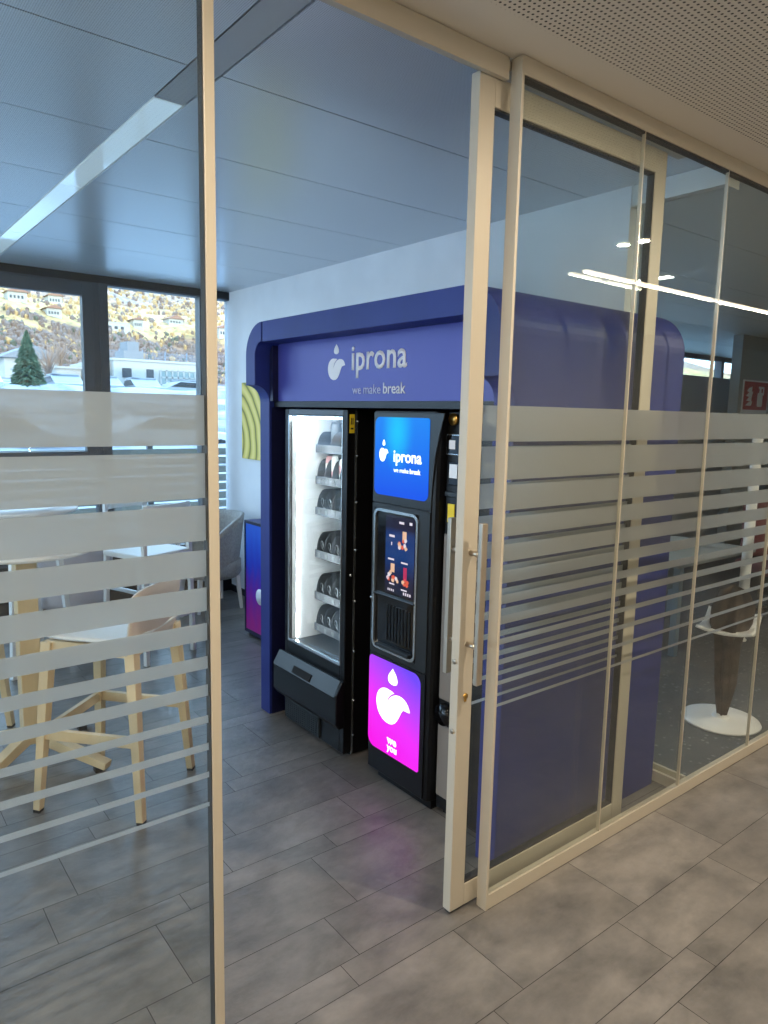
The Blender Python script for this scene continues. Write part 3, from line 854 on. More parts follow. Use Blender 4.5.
for (cx, cz, kind) in ((.226, 1.150, 0), (.150, 1.000, 0), (.236, .985, 1)):
    if kind == 0:
        mc_.box(cx - .012, cx + .014, -.0082, -.0076, cz + .014, cz + .052)
        for k in range(9): blob((mr_, mc_, mw_)[k % 3], cx + random.uniform(-.036, .036), cz + random.uniform(-.024, .016), .010, .010, 7, k + int(cx * 100))
    else:
        mm_.box(cx - .011, cx + .011, -.0082, -.0076, cz + .004, cz + .062)
        for k in range(7): blob((mr_, mc_, mr_)[k % 3], cx + random.uniform(-.028, .028), cz + random.uniform(-.022, .010), .009, .009, 7, k + 50)
mw_.box(.190, .222, -.0082, -.0076, 1.232, 1.242); mw_.box(.258, .276, -.0082, -.0076, 1.234, 1.246)
mw_.box(.124, .160, -.0082, -.0076, 1.168, 1.178); mw_.box(.138, .144, -.0082, -.0076, 1.132, 1.146)
mw_.box(.118, .160, -.0082, -.0076, 1.066, 1.074); mw_.box(.208, .252, -.0082, -.0076, 1.062, 1.069)
mw_.box(.130, .165, -.0082, -.0076, .958, .964); mw_.box(.212, .250, -.0082, -.0076, .944, .950)
for k in range(4): mw_.box(.120 + k * .012, .126 + k * .012, -.0082, -.0076, .928, .938); mw_.box(.226 + k * .014, .234 + k * .014, -.0082, -.0076, .926, .938)
scr.build('touch_screen', [ts, e_w, e_r, e_m, e_c], cf, label='lit touch screen showing drinks')
# dispensing niche
nb = MB()
nb.box(bx0 + .012, bx0 + .016, -.004, -.001, bz0 + .014, .905); nb.box(bx1 - .016, bx1 - .012, -.004, -.001, bz0 + .014, .905)
nb.box(bx0 + .012, bx1 - .012, -.02, -.004, .896, .905, .002)
nb.box(bx0 + .016, bx1 - .016, -.002, -.001, bz0 + .014, .896)
nb.build('niche_door', M['black_gloss'], cf)
mb = MB()
for k in range(8): mb.box(.11 + k * .022, .118 + k * .022, -.005, -.002, .70, .86)
mb.build('cup_guard', M['black'], cf)
MB().box(.06, .29, -.03, -.002, .662, .676, .002).build('cup_rest', M['char'], cf)
MB().tube([(.006, -.008, .87), (.006, -.014, .87)], .007, 12).build('door_lock', M['chrome'], cf)
MB().prism(rrect(.0, .358, .168, .604, (.045, .012, .045, .022)), 'y', -.0105, -.008, .001).build('lit_panel', M['magenta'], cf, label='glowing magenta to violet panel with white emblem')
logo('emblem', .056, -.0107, .318, .235, .262, M['white_emit'], cf, beak=.02)
text('caption', 'we', .142, -.0108, .226, .066, M['white_emit'], cf, bold=.03)
text('caption', 'you', .142, -.0108, .192, .070, M['white_emit'], cf, bold=.03)

# ------------------------------------------------------------------ payment tower
PW = .27
pt = empty('payment_tower', (1.970, 2.092, 0), -PI / 2, 'narrow black payment unit between coffee machine and kiosk side', 'payment terminal')
MB().box(0, PW, .0, .55, .03, 1.712, .004).build('cabinet', M['black'], pt)
MB().box(.015, PW - .015, .03, .5, 0, .03).build('plinth', M['black_foot'], pt)
cb = MB(); cb.tube([(.0375, -.001, 1.682), (.0375, -.012, 1.682)], .024, 20); cb.build('gold_badge', M['brass'], pt, label='round gold badge')
rd = MB().box(.006, .115, -.012, 0, 1.54, 1.625, .004).build('card_reader', M['chrome'], pt)
MB().box(.012, .109, -.014, -.012, 1.546, 1.619).build('reader_screen', M['black_gloss'], rd)
MB().box(.026, .06, -.0155, -.014, 1.565, 1.60).build('reader_symbol', M['sign_grey'], rd)
kp = MB().box(.02, .12, -.008, 0, 1.42, 1.515, .003).build('keypad', M['black_gloss'], pt)
mb = MB(); mb.box(.026, .07, -.010, -.008, 1.45, 1.505); mb.build('keypad_label', M['white_gloss'], kp)
MB().box(.004, .16, -.010, 0, 1.375, 1.395, .002).build('coin_slot', M['char'], pt)
MB().box(.018, .055, -.004, 0, 1.27, 1.345).build('yellow_label', M['yellow'], pt)
MB().box(.004, .17, -.006, 0, .52, 1.22, .003).build('front_cover', M['beige_door'], pt)
rc = MB(); rc.tube([(.050, .0, .465), (.050, -.03, .465)], .045, 24); rc.build('coin_cup', M['black_gloss'], pt)
MB().box(.004, .17, -.006, 0, .09, .41, .003).build('lower_cover', M['beige_door'], pt)

# ------------------------------------------------------------------ printed side cabinet and picture
cbm = mat('blue_magenta_print', rgb(20, 60, 160), .4)
tc = N(cbm, 'ShaderNodeTexCoord'); spx = N(cbm, 'ShaderNodeSeparateXYZ'); L(cbm, tc.outputs['Object'], spx.inputs[0])
nz = N(cbm, 'ShaderNodeTexWave'); nz.inputs['Scale'].default_value = 3.0; nz.inputs['Distortion'].default_value = 6.0; nz.inputs['Detail'].default_value = 2; L(cbm, tc.outputs['Object'], nz.inputs['Vector'])
mr = N(cbm, 'ShaderNodeMapRange'); mr.inputs['From Min'].default_value = .05; mr.inputs['From Max'].default_value = .86; L(cbm, spx.outputs['Z'], mr.inputs['Value'])
ma = N(cbm, 'ShaderNodeMath', operation='MULTIPLY_ADD'); ma.inputs[1].default_value = .10; L(cbm, nz.outputs['Fac'], ma.inputs[0]); L(cbm, mr.outputs[0], ma.inputs[2])
rp = N(cbm, 'ShaderNodeValToRGB'); els = rp.color_ramp.elements
els[0].position = .1; els[0].color = rgb(176, 20, 140); els[1].position = 1.0; els[1].color = rgb(20, 92, 214)
e = els.new(.45); e.color = rgb(110, 36, 168); e = els.new(.65); e.color = rgb(34, 52, 190)
L(cbm, ma.outputs[0], rp.inputs['Fac']); L(cbm, rp.outputs['Color'], bsdf(cbm).inputs['Base Color'])
ct = empty('printed_cabinet', (2.45, 4.79, 0), -PI / 2, 'low blue cabinet with blue to magenta printed front by the white wall', 'cabinet')
MB().box(0, .60, .012, .50, .03, .886, .003).build('cabinet_body', M['kiosk'], ct)
mb = MB(); mb.box(0, .018, 0, .012, .03, .886); mb.box(.582, .60, 0, .012, .03, .886); mb.box(.018, .582, 0, .012, .866, .886); mb.box(.018, .582, 0, .012, .03, .055)
mb.build('front_frame', M['kiosk_in'], ct)
MB().box(.018, .582, .004, .012, .055, .866).build('printed_front', cbm, ct)
MB().tube([(.235, .004, .34), (.235, .002, .34)], .06, 28).build('round_emblem', M['white_gloss'], ct)
MB().box(.02, .58, .03, .48, 0, .03).build('plinth', M['black_foot'], ct)

pc = mat('leaf_picture', rgb(200, 200, 100), .6)
tc = N(pc, 'ShaderNodeTexCoord')
mp = N(pc, 'ShaderNodeMapping'); mp.inputs['Location'].default_value = (-2.95, -5.95, -1.42); L(pc, tc.outputs['Object'], mp.inputs['Vector'])
wv = N(pc, 'ShaderNodeTexWave', wave_type='RINGS'); wv.inputs['Scale'].default_value = 3.0; wv.inputs['Distortion'].default_value = 4.0; wv.inputs['Detail'].default_value = 1.5; wv.inputs['Detail Scale'].default_value = .8
L(pc, mp.outputs[0], wv.inputs['Vector'])
rp = N(pc, 'ShaderNodeValToRGB'); els = rp.color_ramp.elements
els[0].position = 0; els[0].color = rgb(120, 122, 58); els[1].position = 1; els[1].color = rgb(236, 216, 130)
e = els.new(.16); e.color = rgb(206, 184, 84); e = els.new(.55); e.color = rgb(224, 206, 106)
L(pc, wv.outputs['Fac'], rp.inputs['Fac']); L(pc, rp.outputs['Color'], bsdf(pc).inputs['Base Color'])
MB().box(XR - .03, XR - .001, 4.95, 5.80, 1.275, 1.94, .002).build('wall_picture', pc, label='unframed picture of yellow-green leaves on the white wall', cat='picture')

# ------------------------------------------------------------------ furniture
def bar_stool(shell, label, first=None):
    r = empty('bar_stool', (0, 0, 0), 0, label, 'bar stool', 'bar stools round the high table')
    h = .74
    bot = [(.235, -.235), (.235, .235), (-.235, .235), (-.235, -.235)]
    top = [(.185, -.185), (.185, .185), (-.185, .185), (-.185, -.185)]
    def at(i, z):
        k = z / h
        return (bot[i][0] + (top[i][0] - bot[i][0]) * k, bot[i][1] + (top[i][1] - bot[i][1]) * k, z)
    for i in range(4):
        lg = MB().bar(at(i, .012), at(i, h - .005), .03, .034, w2=.044, t2=.05).build('leg', M['wood'], r)
        MB().bar(at(i, 0), at(i, .012), .028, .032, bev=0).build('foot_pad', M['black_foot'], lg)
    for (i, j, z) in ((3, 0, .34), (2, 3, .34), (1, 2, .34)):
        MB().bar(at(i, z), at(j, z), .022, .045).build('footrest', M['wood'], r)
    ap = MB()
    for (i, j) in ((0, 1), (1, 2), (2, 3), (3, 0)):
        ap.bar(at(i, h - .025), at(j, h - .025), .02, .05)
    ap.build('seat_frame', M['wood'], r)
    def seat(u, v):
        x = (u - .5) * .43; y = (v - .5) * .43
        return Vector((x, y, h + .012 + .02 * ((2 * u - 1) ** 4 + .4 * (2 * v - 1) ** 4) - .006))
    sm = MB(); sm.grid(seat, 14, 14, thick=-.014); sm.build('seat', M['white_plastic'], r)
    # low wrap-around back on the +x side
    def back(u, v):
        a = (u - .5) * 2.0
        x = .205 - .05 * a * a * .55 + .035 * v; y = .215 * math.sin(a * 1.2) / math.sin(1.2)
        return Vector((x, y, h - .035 + (.27 - .03 * a ** 4) * v))
    bk = MB(); bk.grid(back, 16, 6, thick=.012); bk.build('backrest', shell, r)
    return r
s1 = bar_stool(M['greige_shell'], 'pale wood bar stool nearest the glass, with low greige backrest')
s1.location = (.945, 3.075, 0)
s1.rotation_euler = (0, 0, math.radians(-48))
s3 = copy_tree(s1); s3['label'] = 'pale wood bar stool half cut by the left edge behind the table column'
s3.location = (.36, 4.02, 0); s3.rotation_euler = (0, 0, math.radians(140))

ht = empty('high_table', (.70, 3.58, 0), 0, 'round high table on a thick pale wood column with cross feet', 'table')
MB().box(-.045, .045, -.045, .045, .10, 1.03, .004).build('column', M['wood'], ht)
for a in (-52, 38, 128, 218):
    d_ = Vector((math.cos(math.radians(a)), math.sin(math.radians(a)), 0))
    lg = MB().bar(d_ * .03 + Vector((0, 0, .135)), d_ * .41 + Vector((0, 0, .035)), .05, .055, t2=.035).build('foot', M['wood'], ht)
    MB().bar(d_ * .36 + Vector((0, 0, .0)), d_ * .36 + Vector((0, 0, .022)), .04, .04, bev=0).build('foot_pad', M['black_foot'], lg)
tp = MB(); tp.lathe([(0, 1.03), (.30, 1.03), (.315, 1.036), (.318, 1.046), (.315, 1.055), (0, 1.055)], n=48); tp.build('tabletop', M['white_gloss'], ht)

def white_table(x, y, r, z, label):
    t = empty('white_table', (x, y, 0), .3, label, 'table', 'white tables by the windows')
    tp = MB(); tp.lathe([(0, z - .025), (r - .01, z - .025), (r, z - .012), (r - .004, z), (0, z)], n=48); tp.build('tabletop', M['white_gloss'], t)
    for a in (45, 135, 225, 315):
        d_ = Vector((math.cos(math.radians(a)), math.sin(math.radians(a)), 0))
        MB().bar(d_ * (r * .86), d_ * (r * .55) + Vector((0, 0, z - .02)), .035, .035).build('leg', M['white_plastic'], t)
    MB().box(-r * .5, r * .5, -r * .5, r * .5, z - .05, z - .026).build('underframe', M['white_plastic'], t)
white_table(.98, 5.02, .34, 1.05, 'round white high table just behind the wooden high table')

def white_chair(x, y, rz, label, seat_z=.72):
    r = empty('white_bar_chair', (x, y, 0), rz, label, 'bar chair', 'white bar chairs by the windows')
    pts = [(-.19, -.19), (.19, -.19), (.19, .19), (-.19, .19)]
    for (px, py) in pts:
        zt = seat_z if py < 0 else 1.05
        MB().bar((px * 1.08, py * 1.1, .0), (px, py, zt), .03, .03).build('leg', M['white_plastic'], r)
    for z in (.28,):
        rg_ = MB()
        for i in range(4):
            a, b2 = pts[i], pts[(i + 1) % 4]; rg_.bar((a[0] * 1.05, a[1] * 1.06, z), (b2[0] * 1.05, b2[1] * 1.06, z), .022, .03)
        rg_.build('footrest', M['white_plastic'], r)
    MB().box(-.21, .21, -.21, .21, seat_z - .02, seat_z + .02, .01).build('seat', M['white_plastic'], r)
    def bk(u, v): return Vector(((u - .5) * .40, .195 + .03 * v - .05 * (2 * u - 1) ** 2 + .03, .90 + .17 * v))
    m_ = MB(); m_.grid(bk, 10, 4, thick=.014); m_.build('backrest', M['white_plastic'], r)
    return r
white_chair(1.72, 4.80, math.radians(200), 'white bar chair facing the windows, right of the white table')
white_chair(1.97, 5.62, math.radians(20), 'white bar chair beside the window behind the stools')
white_chair(.45, 5.50, math.radians(70), 'white bar chair at the left edge near the window')

# grey upholstered chair by the white wall
gc = empty('grey_chair', (2.57, 5.66, 0), math.radians(90), 'grey upholstered tub chair with white legs beside white wall', 'chair')
def tub(u, v):
    a = (u - .5) * 2 * 1.9
    rr = .25 + .06 * v
    return Vector((rr * math.sin(a), rr * -math.cos(a) * 1.0 + .02, .30 + (.52 - .20 * (abs(a) / 1.9) ** 3) * v - .0))
mb = MB(); mb.grid(tub, 24, 8, thick=.03); mb.build('backrest', M['grey_fabric'], gc)
mb = MB(); mb.lathe([(0, .28), (.24, .28), (.265, .32), (.26, .42), (.23, .45), (0, .455)], n=32); mb.build('seat', M['grey_fabric'], gc)
for (px, py) in ((-.17, -.17), (.17, -.17), (.17, .17), (-.17, .17)):
    MB().bar((px * 1.15, py * 1.15, 0), (px, py, .29), .022, .022, w2=.035, t2=.035).build('leg', M['white_plastic'], gc)

g2 = copy_tree(gc); g2['label'] = 'lilac-grey tub chair with white legs behind the nearest bar stool'
g2.location = (1.36, 5.42, 0); g2.rotation_euler = (0, 0, math.radians(-25))
for o_ in (gc, g2): o_['group'] = 'tub chairs by the windows'
for c in g2.children:
    if c.name.startswith(('backrest', 'seat')): c.data = c.data.copy(); c.data.materials[0] = M['lilac_shell']

# ------------------------------------------------------------------ office side
stn = empty('pedestal_stand', (3.93, 1.83, 0), .3, 'white pedestal stool with round disc base behind the right glazing', 'stool')
mb = MB(); mb.lathe([(0, 0), (.205, 0), (.21, .006), (.205, .014), (.12, .02), (.05, .028), (0, .03)], n=48); mb.build('base', M['white_plastic'], stn)
mb = MB(); mb.lathe([(.05, .027), (.03, .05), (.022, .12), (.02, .50), (.03, .52), (0, .52)], n=24); mb.build('column', M['white_plastic'], stn)
def st(u, v):
    x = (u - .5) * .34; y = (v - .5) * .28
    return Vector((x, y, .54 + .055 * (2 * u - 1) ** 2 * (1 if u > .5 else .4) + .02 * (2 * v - 1) ** 2))
mb = MB(); mb.grid(st, 16, 10, thick=.016); mb.build('seat', M['white_plastic'], stn)
ctm = mat('brown_cloth', rgb(72, 62, 54), .8)
noise_col(ctm, rgb(34, 28, 24), rgb(78, 66, 56), 9.0, bump=.3)
def coat(u, v):
    a = u * 2 * PI
    prof = [(.0, .80), (.085, .77), (.125, .68), (.12, .585), (.085, .50), (.075, .38), (.07, .25), (.045, .12), (.03, .045)]
    t = v * (len(prof) - 1); i = min(int(t), len(prof) - 2); k = t - i
    r = prof[i][0] * (1 - k) + prof[i + 1][0] * k; z = prof[i][1] * (1 - k) + prof[i + 1][1] * k
    fold = 1 + .22 * math.sin(5 * a + 3 * v) + .10 * math.sin(9 * a - 5 * v)
    return Vector((r * .84 * fold * math.cos(a) + .02, r * .7 * fold * math.sin(a) + .02, z))
mb = MB(); mb.grid(coat, 40, 24); bmesh.ops.remove_doubles(mb.bm, verts=mb.bm.verts[:], dist=.0005)
o = mb.build('draped_coat', ctm, label='dark brown cloth gathered over the white pedestal stool', cat='coat'); o.location = (3.90, 1.80, 0)

pl = MB(); pl.lathe([(0, 0), (.05, 0), (.05, .01), (.038, .02), (.038, 1.70), (0, 1.70)], n=20)
pl.build('white_post', M['white_plastic'], label='slim round white post in the carpeted office', cat='post').location = (5.54, 2.49, 0)

dk = empty('office_desk', (4.72, 2.55, 0), 0, 'grey office desk with blue-grey panel legs behind the kiosk', 'desk')
dm = mat('blue_grey_metal', rgb(120, 140, 156), .5)
MB().box(-.06, 1.1, 0, .7, .66, .69, .003).build('desktop', M['office_wall'], dk)
for (x, y) in ((0, .02), (1.04, .02), (0, .64), (1.04, .64)): MB().box(x, x + .05, y, y + .05, 0, .66, .003).build('leg', dm, dk)
MB().box(.05, 1.04, .62, .63, .25, .66).build('modesty_panel', dm, dk)

def office_chair(x, y, rz, m, label):
    r = empty('office_chair', (x, y, 0), rz, label, 'office chair', 'office chairs')
    MB().box(-.23, .23, -.22, .22, .42, .50, .03, 3).build('seat', m, r)
    def bk(u, v): return Vector(((u - .5) * .44 * (1 - .15 * v), .22 + .06 * v - .06 * (2 * u - 1) ** 2, .52 + .50 * v))
    mb = MB(); mb.grid(bk, 10, 8, thick=.04); mb.build('backrest', m, r)
    MB().tube([(0, 0, .07), (0, 0, .43)], .025, 12).build('gas_lift', M['black'], r)
    MB().bar((0, .2, .45), (0, .25, .62), .06, .015).build('back_bracket', M['black'], r)
    for k in range(5):
        a = 2 * PI * k / 5
        lg = MB().bar((0, 0, .09), (.27 * math.cos(a), .27 * math.sin(a), .06), .04, .03, w2=.025, t2=.02).build('base_arm', M['black'], r)
        MB().lathe([(0, 0), (.02, .005), (.028, .025), (.02, .05), (0, .055)], .27 * math.cos(a), .27 * math.sin(a), 12).build('caster', M['black'], lg)
    return r
rm = mat('maroon_fabric', rgb(110, 62, 66), .9); bmx = mat('black_fabric', rgb(32, 32, 36), .9)
office_chair(6.35, 2.62, math.radians(-30), rm, 'maroon office chair behind the slim white post')
office_chair(5.15, 3.62, math.radians(200), bmx, 'black office chair at the grey desk')
cab = empty('storage_cabinet', (7.2, 2.75, 0), 0, 'tall black storage cabinet at the right in the office', 'cabinet')
MB().box(0, 1.6, 0, .45, .05, 1.25, .004).build('body', M['black'], cab)
for k in range(2): 
    dd_ = MB().box(.01 + .8 * k, .79 + .8 * k, -.018, 0, .07, 1.235, .002).build('door', M['black'], cab)
    MB().box(.70 - .62 * k + .8 * k, .715 - .62 * k + .8 * k, -.03, -.018, .6, .8).build('door_handle', M['steel'], dd_)
MB().box(.03, 1.57, .03, .42, 0, .05).build('plinth', M['black_foot'], cab)

MB().box(8.98, 11.0, 4.32, 4.44, 0, ZC).build('wall_office', M['office_wall'], label='grey stub wall in the office carrying the red sign', cat='wall', kind='structure')
mb = MB(); mb.box(6.0, 11.2, 5.0, 5.06, .05, 2.28, .004); mb.box(6.05, 6.12, 4.85, 5.2, 0, .05); mb.box(10.9, 11.0, 4.85, 5.2, 0, .05)
mb.build('office_screen', M['office_wall'], label='long grey screen dividing the office, higher than eye level', cat='screen')
# fire extinguisher sign hung on the screen
sg = empty('fire_extinguisher_sign', (9.09, 4.307, 1.84), 0, 'red fire extinguisher sign in white frame at the right edge', 'sign')
sgr = mat('sign_red', rgb(170, 30, 34), .4)
MB().box(-.02, .66, 0, .012, -.06, .37).build('sign_board', M['white_gloss'], sg)
MB().box(0, .64, -.004, 0, 0, .35).build('sign_field', sgr, sg)
mb = MB()
mb.prism(rrect(.36, .50, .04, .22, .03), 'y', -.007, -.004); mb.box(.405, .455, -.007, -.004, .22, .27); mb.box(.38, .52, -.007, -.004, .27, .295); mb.box(.50, .53, -.007, -.004, .19, .29)
mb.build('extinguisher_symbol', M['white_gloss'], sg)
mb = MB()
for k in range(4):
    mb.prism([(.05 + .02 * (k % 2), .05 + .06 * k), (.20, .05 + .05 * k), (.23 - .03 * (k % 2), .11 + .06 * k), (.12, .09 + .06 * k)], 'y', -.007, -.004)
mb.build('flame_symbol', M['white_gloss'], sg)

# ------------------------------------------------------------------ corridor lamps
lamp_e = mat('lamp_glow', (1, 1, 1, 1), .5, emit=(1, .80, .55, 1), es=30.0)
line_e = mat('line_glow', (1, 1, 1, 1), .5, emit=(1, .84, .62, 1), es=14.0)
def area(name, loc, sx, sy, power, col, shape='RECTANGLE', rot=(0, 0, 0), parent=None):
    l = bpy.data.lights.new(name, 'AREA'); l.shape = shape; l.size = sx
    if shape in ('RECTANGLE', 'ELLIPSE'): l.size_y = sy
    l.energy = power; l.color = col
    o = bpy.data.objects.new(name, l); COL.objects.link(o); o.location = loc; o.rotation_euler = rot
    return o
WARM = (1.0, .84, .65)
dl = None
for x, nm in ((-1.5, 'second unseen downlight added in the corridor behind the viewer'), (.3, 'unseen downlight added above the viewer to light the corridor'), (2.1, 'unseen downlight added outside the doorway to light the corridor'), (3.9, 'round ceiling downlight outside the right glazing'), (5.7, 'unseen downlight added far along the corridor')):  # only the one outside the right glazing is known; others added for light
    if dl is None:
        dl = empty('downlight', (x, .56, ZC), 0, nm, 'ceiling light', 'corridor downlights')
        mb = MB(); mb.lathe([(.036, -.004), (.048, -.004), (.050, .003), (.036, .003)], n=32); mb.build('trim_ring', M['white_gloss'], dl)
        mb = MB(); mb.lathe([(0, -.001), (.034, -.001), (.034, .003), (0, .003)], n=32); mb.build('diffuser', lamp_e, dl)
        d_ = dl
    else:
        d_ = copy_tree(dl); d_.location = (x, .56, ZC); d_['label'] = nm
    area('downlight_lamp', (x, .56, ZC - .012), .06, .06, 34, WARM, 'DISK')
ll = empty('linear_ceiling_light', (4.40, -.22, ZC), 0, 'long linear light in the corridor ceiling', 'ceiling light')
MB().box(0, 5.0, -.016, .016, -.002, .003).build('diffuser', line_e, ll)
MB().box(-.01, 5.01, -.026, -.016, -.004, .003).build('housing', M['white_gloss'], ll)
area('linear_lamp', (6.9, -.22, ZC - .014), 5.0, .03, 38, WARM)
l2 = empty('linear_ceiling_light', (-3.8, -1.3, ZC), 0, 'unseen linear light added behind the viewer to light the corridor wall', 'ceiling light')  # out-of-view strip added to brighten the opposite wall
MB().box(0, 3.2, -.035, .035, -.002, .003).build('diffuser', line_e, l2)
area('linear_lamp', (-2.2, -1.3, ZC - .014), 3.2, .03, 42, WARM)
# strip lights of the office
l3 = empty('office_ceiling_light', (5.0, 3.0, ZC), 0, 'strip light in the office ceiling', 'ceiling light')
MB().box(0, .08, 0, 2.6, -.004, .003).build('diffuser', mat('office_glow', (1, 1, 1, 1), .5, emit=(1, .95, .88, 1), es=9.0), l3)

# ------------------------------------------------------------------ unseen upper block of the building, added and sized to shade the yard
MB().box(XL - 20, XE + 30, -14, 6.5, ZC + .25, 13).build('roof', M['office_wall'], kind='structure')

# ------------------------------------------------------------------ outdoors
snow = mat('snowy_ground', rgb(225, 232, 240), .8)
noise_col(snow, rgb(100, 106, 114), rgb(172, 176, 180), .35, 8, lo=.40, hi=.55)
def gz(y):
    pts = [(6.5, -.35), (10, -.1), (20, .55), (45, 2.62), (52, 3.05), (70, 4.2)]
    for (a, za), (b2, zb) in zip(pts, pts[1:]):
        if y <= b2: return za + (zb - za) * (y - a) / (b2 - a)
    return 4.2
mb = MB()
def gfn(u, v):
    y = 6.5 + 66 * v; x = -40 + 140 * u
    return Vector((x, y, gz(y)))
mb.grid(gfn, 40, 44); mb.build('ground_yard', snow, kind='structure', label='snow patched yard outside the windows', cat='ground')

def bank(u, v):
    x = -10 + 60 * u; y = 43.0 + 2.0 * v
    return Vector((x, y, gz(y) - .05 + .42 * math.sin(PI * v) + .06 * math.sin(x * 1.3) * math.sin(PI * v)))
mb = MB(); mb.grid(bank, 80, 8); mb.build('ground_snowbank', snow, kind='structure', label='low snow bank in front of the parked cars', cat='ground')
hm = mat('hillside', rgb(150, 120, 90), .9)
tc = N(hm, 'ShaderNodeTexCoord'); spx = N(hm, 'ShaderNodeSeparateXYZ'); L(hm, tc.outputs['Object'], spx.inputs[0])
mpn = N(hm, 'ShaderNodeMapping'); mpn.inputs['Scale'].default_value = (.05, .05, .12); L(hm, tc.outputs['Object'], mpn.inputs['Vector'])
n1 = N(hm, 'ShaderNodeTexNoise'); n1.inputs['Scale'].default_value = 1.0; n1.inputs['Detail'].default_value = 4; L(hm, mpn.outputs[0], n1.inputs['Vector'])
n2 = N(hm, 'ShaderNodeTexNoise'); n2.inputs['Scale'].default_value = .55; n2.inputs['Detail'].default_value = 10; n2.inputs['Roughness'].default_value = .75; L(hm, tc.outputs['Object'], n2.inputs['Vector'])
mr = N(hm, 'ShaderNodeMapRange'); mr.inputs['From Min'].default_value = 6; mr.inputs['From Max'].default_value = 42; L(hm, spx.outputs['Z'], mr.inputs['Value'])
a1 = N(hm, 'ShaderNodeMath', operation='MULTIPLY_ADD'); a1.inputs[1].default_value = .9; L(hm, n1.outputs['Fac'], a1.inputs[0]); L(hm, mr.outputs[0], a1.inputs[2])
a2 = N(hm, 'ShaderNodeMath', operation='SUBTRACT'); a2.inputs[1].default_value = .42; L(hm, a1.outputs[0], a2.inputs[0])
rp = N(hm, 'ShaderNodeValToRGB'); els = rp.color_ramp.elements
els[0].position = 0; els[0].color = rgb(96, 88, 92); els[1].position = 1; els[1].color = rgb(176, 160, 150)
for p_, c_2 in ((.16, rgb(118, 98, 88)), (.30, rgb(150, 116, 86)), (.42, rgb(206, 176, 112)), (.55, rgb(216, 188, 130)), (.72, rgb(178, 144, 116))):  # brown below and gold above paint the shaded and sunlit slope
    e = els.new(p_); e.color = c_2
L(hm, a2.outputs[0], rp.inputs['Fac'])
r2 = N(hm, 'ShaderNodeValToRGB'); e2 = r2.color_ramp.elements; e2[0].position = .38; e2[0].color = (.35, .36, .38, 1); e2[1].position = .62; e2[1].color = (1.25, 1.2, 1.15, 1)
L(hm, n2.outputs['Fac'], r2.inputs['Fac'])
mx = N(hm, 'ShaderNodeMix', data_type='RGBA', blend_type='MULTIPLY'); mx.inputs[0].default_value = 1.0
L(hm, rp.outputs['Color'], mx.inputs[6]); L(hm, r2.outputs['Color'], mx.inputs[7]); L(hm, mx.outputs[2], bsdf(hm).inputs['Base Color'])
rh = random.Random(5)
bumps = [(rh.uniform(-50, 330), rh.uniform(90, 420), rh.uniform(12, 45), rh.uniform(-5, 7)) for _ in range(70)]
def hfn(u, v):
    y = 70 + 430 * v; x = -80 + 520 * u
    if y < 130: z = 4.2 + (y - 70) * .085
    else: z = 9.3 + (y - 130) * .20 + ((y - 130) / 100) ** 2 * 4.2
    if y > 85:
        for (bx, by, br, bh) in bumps:
            z += bh * math.exp(-((x - bx) ** 2 + (y - by) ** 2) / (br * br))
        z += .8 * math.sin(x * .31 + y * .17) * math.sin(y * .23)
    return Vector((x, y, z))
mb = MB(); mb.grid(hfn, 130, 110); mb.build('ground_hillside', hm, kind='structure', label='brown wooded hillside beyond the yard, painted golden above as if sunlit', cat='hill')
def hz(x, y): return hfn((x + 80) / 520, (y - 70) / 430).z

bw = mat('white_render', rgb(168, 166, 160), .8); bwin = mat('dark_window', rgb(48, 54, 60), .6); bglz = mat('greenish_glazing', rgb(124, 140, 138), .5)
roofm = mat('grey_roof', rgb(120, 122, 126), .8); roofr = mat('brown_roof', rgb(140, 104, 86), .8)
def building(x0, x1, y, z0, z1, depth, label, wins=(), glz=None, roof=None, flat=True, group=None, wallm=None):
    b_ = empty('building', (x0, y, z0), 0, label, 'building', group)
    W2, H2 = x1 - x0, z1 - z0
    MB().box(0, W2, 0, depth, 0, H2).build('wall', wallm or bw, b_)
    if flat:
        MB().box(-.1, W2 + .1, -.1, depth + .1, H2 - .0, H2 + .14).build('roof_edge', roof or bw, b_)
    else:
        MB().prism([(-.4, H2), (W2 + .4, H2), (W2 / 2, H2 + W2 * .28)], 'y', -.4, depth + .4).build('roof', roof or roofr, b_)
    for (a, c, d0, e0) in wins:
        w_ = MB().box(a * W2, c * W2, -.06, .05, d0 * H2, e0 * H2).build('window', bwin, b_)
    if glz:
        (a, c, d0, e0, nx, nz_) = glz
        g_ = MB().box(a * W2, c * W2, -.05, .05, d0 * H2, e0 * H2).build('window_wall', bglz, b_)
        mm = MB()
        for k in range(nx + 1): x = (a + (c - a) * k / nx) * W2; mm.box(x - .06, x + .06, -.10, -.05, d0 * H2, e0 * H2)
        for k in range(nz_ + 1): z = (d0 + (e0 - d0) * k / nz_) * H2; mm.box(a * W2, c * W2, -.10, -.05, z - .06, z + .06)
        mm.build('glazing_bars', bw, g_)
    return b_
mainb = building(15.9, 22.1, 50, 2.6, 4.9, 8, 'flat white building with two small windows and a gridded window wall', wins=((.09, .19, .50, .78), (.36, .44, .50, .78)), glz=(.52, .93, .12, .78, 6, 3))
MB().box(-1.0, -.05, .5, 7, 0, 2.2).build('side_wing', bw, mainb)
mb = MB(); mb.box(1.2, 2.6, 1.5, 3.5, 2.45, 3.1); mb.box(1.5, 2.3, 1.6, 3.2, 3.1, 3.75)
mb.build('roof_plant', roofm, mainb)
building(11.4, 14.6, 53, 2.8, 4.3, 6, 'low white flat-roofed shed beside the fir tree')
building(12.2, 16.4, 66, 3.4, 5.6, 7, 'grey gabled house behind the low white shed', flat=False, roof=roofm, wins=((.2, .35, .3, .7),))
